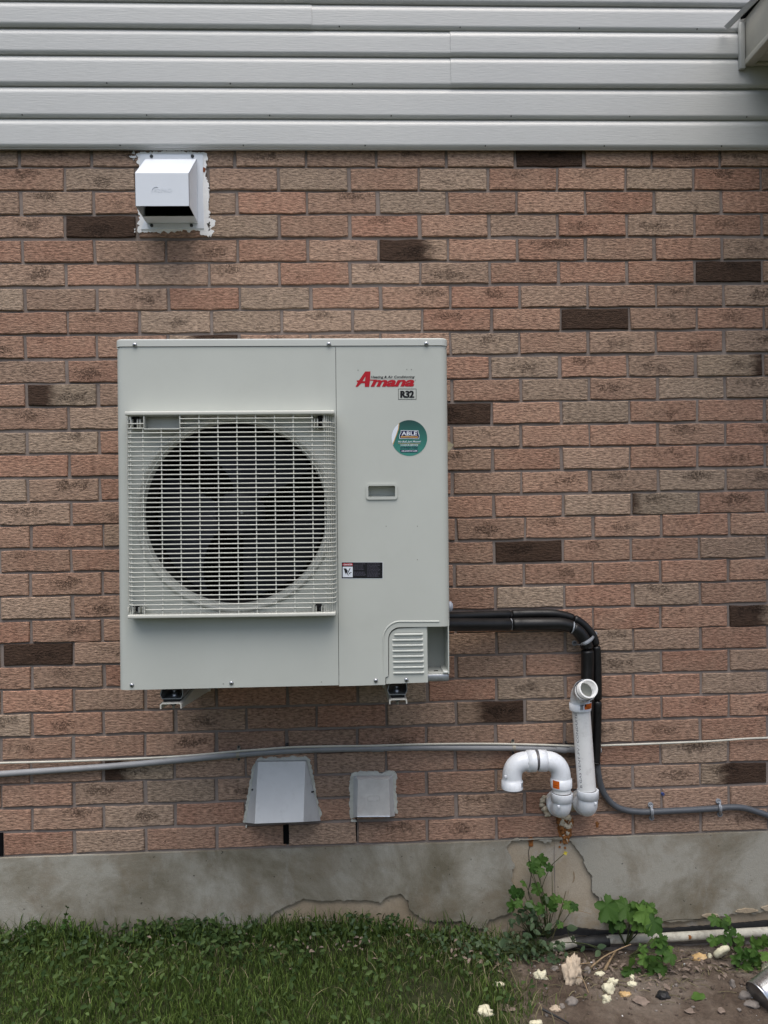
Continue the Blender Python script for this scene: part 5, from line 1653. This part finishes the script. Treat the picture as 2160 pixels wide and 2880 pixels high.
plant('celandine', 'tall thin plant with lobed leaves climbing the cracked foundation under the white pipes', 1540, 2640, -.03,
      [(1503, 2430, .040), (1524, 2420, .034), (1545, 2440, .024), (1521, 2452, .026), (1498, 2442, .028), (1447, 2512, .036), (1466, 2518, .032), (1511, 2500, .034), (1474, 2484, .022), (1440, 2548, .034), (1490, 2546, .026),
       (1552, 2552, .032), (1560, 2530, .030), (1535, 2532, .030), (1600, 2546, .034), (1614, 2550, .026), (1520, 2556, .032), (1458, 2540, .026), (1575, 2600, .020), (1572, 2530, .022)], 1, LOB, None, .1, .0014,
      [(1540, 2640), (1530, 2560), (1524, 2500), (1548, 2440), (1568, 2418), (1590, 2399)])
plant('celandine', 'bushy plant with big drooping lobed leaves against the foundation right of the crack', 1760, 2660, -.045,
      [(1712, 2556, .070), (1730, 2584, .066), (1757, 2556, .064), (1775, 2566, .040), (1800, 2562, .056), (1818, 2575, .066), (1836, 2598, .058), (1812, 2604, .040), (1790, 2598, .038), (1745, 2602, .034), (1828, 2558, .036)], 2, LOB, None, .55, .0017)
plant('celandine', 'leafy plant spreading its lobed leaves over the soil in front of the old pipe', 1770, 2690, -.13,
      [(1846, 2648, .040), (1865, 2668, .042), (1836, 2690, .040), (1775, 2716, .046), (1768, 2740, .034), (1842, 2716, .050), (1838, 2748, .052), (1812, 2700, .034), (1884, 2690, .038), (1862, 2644, .030), (1808, 2668, .026), (1862, 2730, .036), (1790, 2736, .030), (1880, 2668, .024)], 3, LOB, None, .25, .0018)
plant('celandine', 'low weedy plant with lobed leaves over the old pipe near the right edge', 2070, 2680, -.07,
      [(2010, 2588, .032), (2036, 2596, .030), (2050, 2584, .026), (2030, 2640, .034), (2006, 2646, .030), (2052, 2640, .034), (2082, 2646, .034), (2060, 2620, .024), (2044, 2612, .020)], 4, LOB, None, .1)
plant('celandine', 'dark leafy weed crowding the soil beside the tin can', 2120, 2740, -.16,
      [(2112, 2690, .040), (2084, 2682, .036), (2132, 2700, .036), (2152, 2650, .036), (2126, 2656, .036), (2142, 2724, .034), (2100, 2716, .030), (2156, 2690, .034), (2070, 2700, .028), (2120, 2676, .03), (2086, 2730, .026)], 5, LOB, None, .1)
rnd = random.Random(77)
plant('pale_weed', 'pale grey-green small-leaved weed at the foot of the tall plant', 1500, 2640, -.035,
      [(rnd.gauss(1490, 32), rnd.gauss(2584, 24), rnd.uniform(.012, .024)) for _ in range(40)], 6, OVA, None, .2, .0011)
plant('pale_weed', 'creeping pale weed in front of the broken pipe end', 1520, 2690, -.10,
      [(rnd.gauss(1478, 46), rnd.gauss(2652, 18), rnd.uniform(.010, .020)) for _ in range(36)], 7, OVA, None, .3, .001)
plant('broadleaf_weed', 'single upright leafy sprig by the broken white pipe end', 1612, 2650, -.06,
      [(1606, 2610, .028), (1612, 2640, .020), (1690, 2662, .022), (1683, 2680, .024), (1566, 2652, .02), (1640, 2668, .016)], 8, OVA, None, .1)
plant('nettle_sprig', 'small upright sprig sticking out of the grass at the far left of the foundation', 188, 2630, -.03,
      [(188, 2552, .012), (186, 2572, .012), (194, 2582, .014), (183, 2592, .014), (196, 2602, .016), (178, 2606, .014)], 9, LOB, None, -.3)
for k_, (x, y, s_) in enumerate(((478, 2728, .030), (470, 2716, .026), (560, 2738, .02), (378, 2706, .022), (1018, 2768, .022), (290, 2700, .02), (222, 2748, .022), (840, 2830, .02))):
    pass
# dry stalks and twigs
def stalk(name, label, pts, r, mat='twig', cat='stalk', grp=None):
    q = smooth_path([Vector(p) for p in pts], 6)
    o = MB().tube(q, [r * (1 - .5 * i_ / len(q)) for i_ in range(len(q))], 6).build(name, M[mat])
    return tag(o, label, cat, grp)
stalk('dry_stalk', 'broken pale dry stalk leaning on the bare concrete under the white pipes', [P(1553, 2640, -.05), P(1575, 2570, -.035), P(1592, 2506, -.015)], .0026, 'grass_dry')
stalk('dry_stalk', 'thin dead stem reaching right across the bare concrete', [P(1590, 2556, -.02), P(1630, 2562, -.012), P(1664, 2571, -.012)], .0012, 'twig')
stalk('dry_stalk', 'straw stalk leaning out of the grass against the wall near the middle', [P(603, 2642, -.05), P(618, 2608, -.03), P(632, 2572, -.014)], .0016, 'grass_dry')
stalk('twig', 'split flat sliver of brown wood lying on the soil before the old pipe', [G(1702, 2726, -.035), G(1716, 2700, -.03), G(1732, 2674, -.025)], .0052, 'twig', 'twig')
stalk('twig', 'long bent brown stem from the plant to the soil', [G(1662, 2720, -.035), G(1700, 2690, -.02), G(1745, 2668, .0), G(1775, 2656, .01)], .003, 'twig', 'twig')
stalk('twig', 'thin pale twig lying beside the big foam scrap', [G(1585, 2712, -.03), G(1620, 2712, -.028), G(1660, 2708, -.03)], .003, 'twig', 'twig')
stalk('twig', 'black stick lying on the soil at the edge of the grass', [G(1525, 2838, -.03), G(1560, 2856, -.035), G(1600, 2878, -.04)], .0042, 'tar', 'twig')
stalk('twig', 'crooked dry stem on the soil left of the cream foam', [G(1655, 2792, -.045), G(1642, 2760, -.02), G(1632, 2750, -.015), G(1612, 2752, -.035)], .0018, 'twig', 'twig')
stalk('twig', 'thin runner trailing over the soil right of the plant', [G(1915, 2748, -.05), G(1945, 2766, -.045), G(1972, 2780, -.05)], .0016, 'grass_dry', 'twig')

# ================================================================== LITTER ON THE SOIL
def foam(name, label, x, y, s, mat, seed, sq=(1, .8, .8), cat='foam scrap', grp='foam scraps on the soil', z=-.045, amp=.55, rot=None, lift=.2):
    g_ = G(x, y, z)
    o = lump(name, M[mat], (g_.x, g_.y, ground_z(g_.x, g_.y) + s * lift), s, None, seed, 3, amp, 2.1 if name == 'foam_scrap' else 1.5, sq, rot)
    return tag(o, label, cat, grp)
# large torn scrap of foam leaning over
g_ = G(1612, 2762, -.047)
o = lump('foam_scrap', M['foam_tan'], (g_.x, g_.y, g_.z + .033), .030, None, 63, 4, .55, 2.0, (.95, .42, 1.35), (R(-14), R(12), R(8)))
tag(o, 'large torn tan foam scrap standing in front of the broken pipe', 'foam scrap', 'foam scraps on the soil')
foam('foam_scrap', 'round pale yellow foam scrap at the edge of the grass', 1520, 2746, .020, 'foam_cream', 21, (1, .8, .8))
foam('foam_scrap', 'biggest cream foam chunk, in the middle of the soil patch', 1712, 2786, .019, 'foam_cream', 22, (.95, .8, 1.1))
foam('foam_scrap', 'cream foam chunk stuck behind the biggest one', 1722, 2768, .015, 'foam_cream', 23, (1.1, .7, .8), lift=.6)
foam('foam_scrap', 'greenish lower foam lump below the biggest cream chunk', 1706, 2812, .014, 'foam_cream', 24, (.9, .8, 1))
foam('foam_scrap', 'orange-stained foam crumb right of the cream chunks', 1758, 2798, .013, 'foam_orange', 25, (1.3, .8, .7))
foam('foam_scrap', 'pale foam crumb at the feet of the spreading plant', 1777, 2768, .013, 'foam_cream', 26, (1.2, .8, .7))
foam('foam_scrap', 'small pale foam crumb just behind its larger neighbour', 1778, 2750, .009, 'foam_cream', 27, (.8, .8, 1.2))
foam('foam_scrap', 'orange and cream foam lump below the old pipe on the right', 1966, 2695, .018, 'foam_orange', 28, (1.25, .8, .7))
foam('foam_scrap', 'little cream foam crumb left of the ring-shaped foam piece', 1997, 2691, .010, 'foam_cream', 29, (.8, .8, 1))
foam('foam_scrap', 'cream foam scrap cut off by the right edge of the photo', 2156, 2728, .018, 'foam_cream', 30, (1, .8, .9))
foam('foam_scrap', 'flat round cream foam scrap lying on the grass', 1365, 2818, .019, 'foam_cream', 31, (1.1, .9, .8), z=.0, lift=.9)
foam('foam_scrap', 'small white foam scrap in the thin grass', 1402, 2730, .011, 'foam_cream', 32, (1.6, .8, .6), z=.01, lift=1.2)
foam('foam_scrap', 'pale foam scrap at the bottom edge of the grass', 1508, 2862, .016, 'foam_cream', 33, (1.2, .8, .8), z=-.02)
foam('foam_scrap', 'tan foam scrap beside a stone by the black stick', 1562, 2838, .012, 'foam_tan', 34, (1.3, .8, .8))
foam('foam_scrap', 'cream foam flake on a pebble behind the cream chunks', 1688, 2740, .011, 'foam_cream', 35, (1.4, .8, .6))
foam('foam_scrap', 'crumbly white foam bit at the foot of the big tan scrap', 1594, 2746, .012, 'foam_cream', 36, (.9, .8, 1.1))
# ring-shaped foam piece
rc = G(2030, 2704, -.05); rc.z = ground_z(rc.x, rc.y) + .030
ringp = []
ax1, ax2 = Vector((.72, -.2, .62)), Vector((-.45, -.55, .55))
for k_ in range(22):
    a = 2 * math.pi * k_ / 22
    ringp.append(rc + ax1.normalized() * (math.cos(a) * .020) + ax2.normalized() * (math.sin(a) * .010))
o = MB().tube(ringp, [.0105 * (1 + .2 * noise.noise((k_ * .9, 0, 3))) for k_ in range(22)], 10, closed=True).build('foam_ring', M['foam_cream'])
tag(o, 'ring-shaped cream foam piece leaning on the weeds below the old pipe', 'foam piece')
# dead leaf flakes, black lump, stones
def flake(label, x, y, w, h, mat, seed, z=-.05, cat='dead leaf', grp='dead leaves on the soil', name='dead_leaf'):
    g2 = G(x, y, z); rnd_ = random.Random(seed)
    K = 14
    ang = rnd_.uniform(-.4, .4)
    vs = [(0, 0, .006)]
    for j in range(K):
        a = 2 * math.pi * j / K
        r = 1 + rnd_.uniform(-.25, .2)
        u_, v_ = math.cos(a) * w * r, math.sin(a) * h * r
        vs.append((u_ * math.cos(ang) - v_ * math.sin(ang), u_ * math.sin(ang) + v_ * math.cos(ang), rnd_.uniform(0, .008)))
    o = MB().add(vs, [(0, 1 + j, 1 + (j + 1) % K) for j in range(K)], True).build(name, M[mat], None, (g2.x, g2.y, ground_z(g2.x, g2.y) + .003))
    o.rotation_euler = (R(rnd_.uniform(10, 28)), 0, 0)
    return tag(o, label, cat, grp)
flake('curled grey-brown dead leaf in the middle of the bare soil', 1802, 2822, .024, .016, 'leaf_dead', 1)
flake('small crumpled dead leaf near the bottom right of the soil', 2028, 2850, .012, .010, 'leaf_dead', 2)
flake('dead leaf half on the grass by the flat round foam scrap', 1424, 2796, .026, .012, 'leaf_dead', 3, -.0)
flake('faded dead leaf pressed into the soil left of the small crumpled one', 1940, 2852, .016, .010, 'leaf_dead', 4)
flake('fallen green leaf lying flat on the damp soil', 1962, 2812, .022, .016, 'leaf', 5, cat='leaf', name='fallen_leaf', grp=None)
foam('black_lump', 'charred black lump on the open soil', 1866, 2802, .016, 'tar', 41, (1.2, .9, .8), 'lump', None)
flake('upright brown leaf scrap behind the charred black lump', 1876, 2784, .010, .013, 'leaf_dead', 6)
STN = (('grey stone block half buried beneath the weeds on the right', 2096, 2712, .022, (1.3, .8, .8)), ('brownish stone beside the tin can', 2096, 2802, .016, (1.3, .9, .9)), ('flat reddish stone under the tin can', 2116, 2826, .018, (1.3, .9, .5)),
       ('upright grey stone behind the cream chunks', 1652, 2732, .013, (.9, .8, 1.1)), ('dark stone near the black stick', 1608, 2818, .016, (1.2, .9, .8)), ('small grey stone by the white scrap and black stick', 1580, 2832, .010, (1, .9, 1)),
       ('narrow tan stone upright near the weeds on the right', 2060, 2774, .012, (.7, .8, 1.3)), ('small pinkish stone between grass and big scrap', 1560, 2724, .010, (1.3, .9, .8)))
for k_, (lb_, x, y, s, sq) in enumerate(STN):
    foam('stone', lb_, x, y, s, 'stone', 50 + k_, sq, 'stone', 'stones on the soil', amp=.3)
# tin can at the right edge
ax_ = Vector((.84, .30, .30)).normalized()
cc = G(2128, 2846, -.05)
cf = P(2131, 2803, cc.y + .02)
can = thing('tin_can', 'silver tin can lying on the soil at the bottom right edge', 'tin can', cf)
L_ = .11
prof = [(0, .043), (.002, .0445), (.004, .0445), (.006, .042)] + [(.006 + .098 * j / 16, .042 + (.0008 if j % 2 else 0)) for j in range(1, 16)] + [(.104, .042), (.106, .0445), (.110, .0445)]
MB().tube([(ax_ * t)[:] for t, r in prof], [r for t, r in prof], 40, caps=False).build('body', M['tin'], can)
MB().tube([(ax_ * .004)[:], (ax_ * .0042)[:]], .0425, 40).build('end_plate', M['tin_in'], can)
MB().tube([(ax_ * .0036)[:], (ax_ * .003)[:], (ax_ * .0036)[:]], [.036, .0345, .033], 40, caps=False).build('end_bead', M['tin_in'], can)
MB().tube([(ax_ * .108)[:], (ax_ * .1085)[:]], .043, 40).build('end_plate', M['tin'], can)
# crumbs, pebbles, leaf litter
def crumbs(count, box, smin, smax, name, mat, label, seed, dens, sub=1):
    rg = random.Random(seed)
    bm = bmesh.new(); bmesh.ops.create_icosphere(bm, subdivisions=sub, radius=1)
    tv = [v.co.copy() for v in bm.verts]; tf = [[v.index for v in f.verts] for f in bm.faces]; bm.free()
    m = MB()
    for _ in range(count):
        x, y = rg.uniform(*box[:2]), rg.uniform(*box[2:])
        if rg.random() > dens(x, y): continue
        s = rg.uniform(smin, smax) * rg.choice((.6, .8, 1, 1.6))
        z = ground_z(x, y) + s * .3
        q = [rg.uniform(.6, 1.3) for _ in range(3)]
        sd = rg.uniform(0, 50)
        m.add([(x + v.x * s * q[0] * (1 + .4 * noise.noise((v.x + sd, v.y, v.z))), y + v.y * s * q[1], z + v.z * s * q[2] * .8) for v in tv], tf)
    o = m.build(name, M[mat])
    return tag(o, label, 'soil', None, 'stuff')
soil_d = lambda x, y: min(1, max(0, (x - .36) / .2)) * (.25 + .75 * math.exp(-((y + .16) / .13) ** 2)) * (.5 + noise.noise((x * 7, y * 7, 5)))
M['clod'] = paint('soil_clod', (0.085, 0.062, 0.047), .95, .4, 60, .6, 200)
crumbs(4600, (.36, 1.7, -.75, -.02), .0025, .006, 'soil_crumbs', 'clod', 'loose brown soil crumbs', 8, soil_d)
crumbs(380, (.36, 1.7, -.75, -.03), .003, .0065, 'pebbles', 'stone', 'small grey pebbles scattered on the soil', 9, soil_d)
crumbs(110, (.40, 1.2, -.5, -.05), .0012, .003, 'foam_crumbs', 'caulk', 'tiny white foam crumbs scattered on the soil', 10, soil_d)
leaf_scatter(1700, (.30, 1.7, -.42, -.02), .002, .014, .010, .024, 'leaf_litter', 'leaf_dead', 'dry brown leaf litter on the soil under the plants', 'leaf litter', 11,
             lambda x, y: (.9 * math.exp(-((x - 1.02) / .22) ** 2 - ((y + .16) / .07) ** 2) + .35 * math.exp(-((y + .12) / .09) ** 2)) * (.6 + noise.noise((x * 9, y * 9, 1))), .75, .35)
leaf_scatter(520, (-1.3, .5, -.30, -.03), .012, .04, .010, .022, 'leaf_litter', 'leaf_dead', 'dead leaves caught in the grass', 'leaf litter', 12,
             lambda x, y: .9 * sum(math.exp(-((x - a) / .12) ** 2 - ((y - b) / .045) ** 2) for a, b in ((-.64, -.055), (-.31, -.08), (-.12, -.15), (.16, -.055), (.33, -.16))) + .04, .6, .35)
# straw litter on the soil
rg = random.Random(31); m_ = MB()
for _ in range(170):
    x, y = rg.gauss(.95, .3), -abs(rg.gauss(.15, .08)) - .03
    if x < .35 or x > 1.7: continue
    a = rg.uniform(0, math.pi); L_ = rg.uniform(.02, .06); z = ground_z(x, y) + .005
    d_ = Vector((math.cos(a), math.sin(a) * .6, rg.uniform(-.1, .1))) * L_ / 2
    c = Vector((x, y, z))
    m_.tube([c - d_, c + Vector((0, 0, .004)), c + d_], rg.uniform(.0006, .0014), 4, caps=False)
tag(m_.build('straw_litter', M['grass_dry']), 'dry straw and stem bits scattered on the soil', 'litter', None, 'stuff')
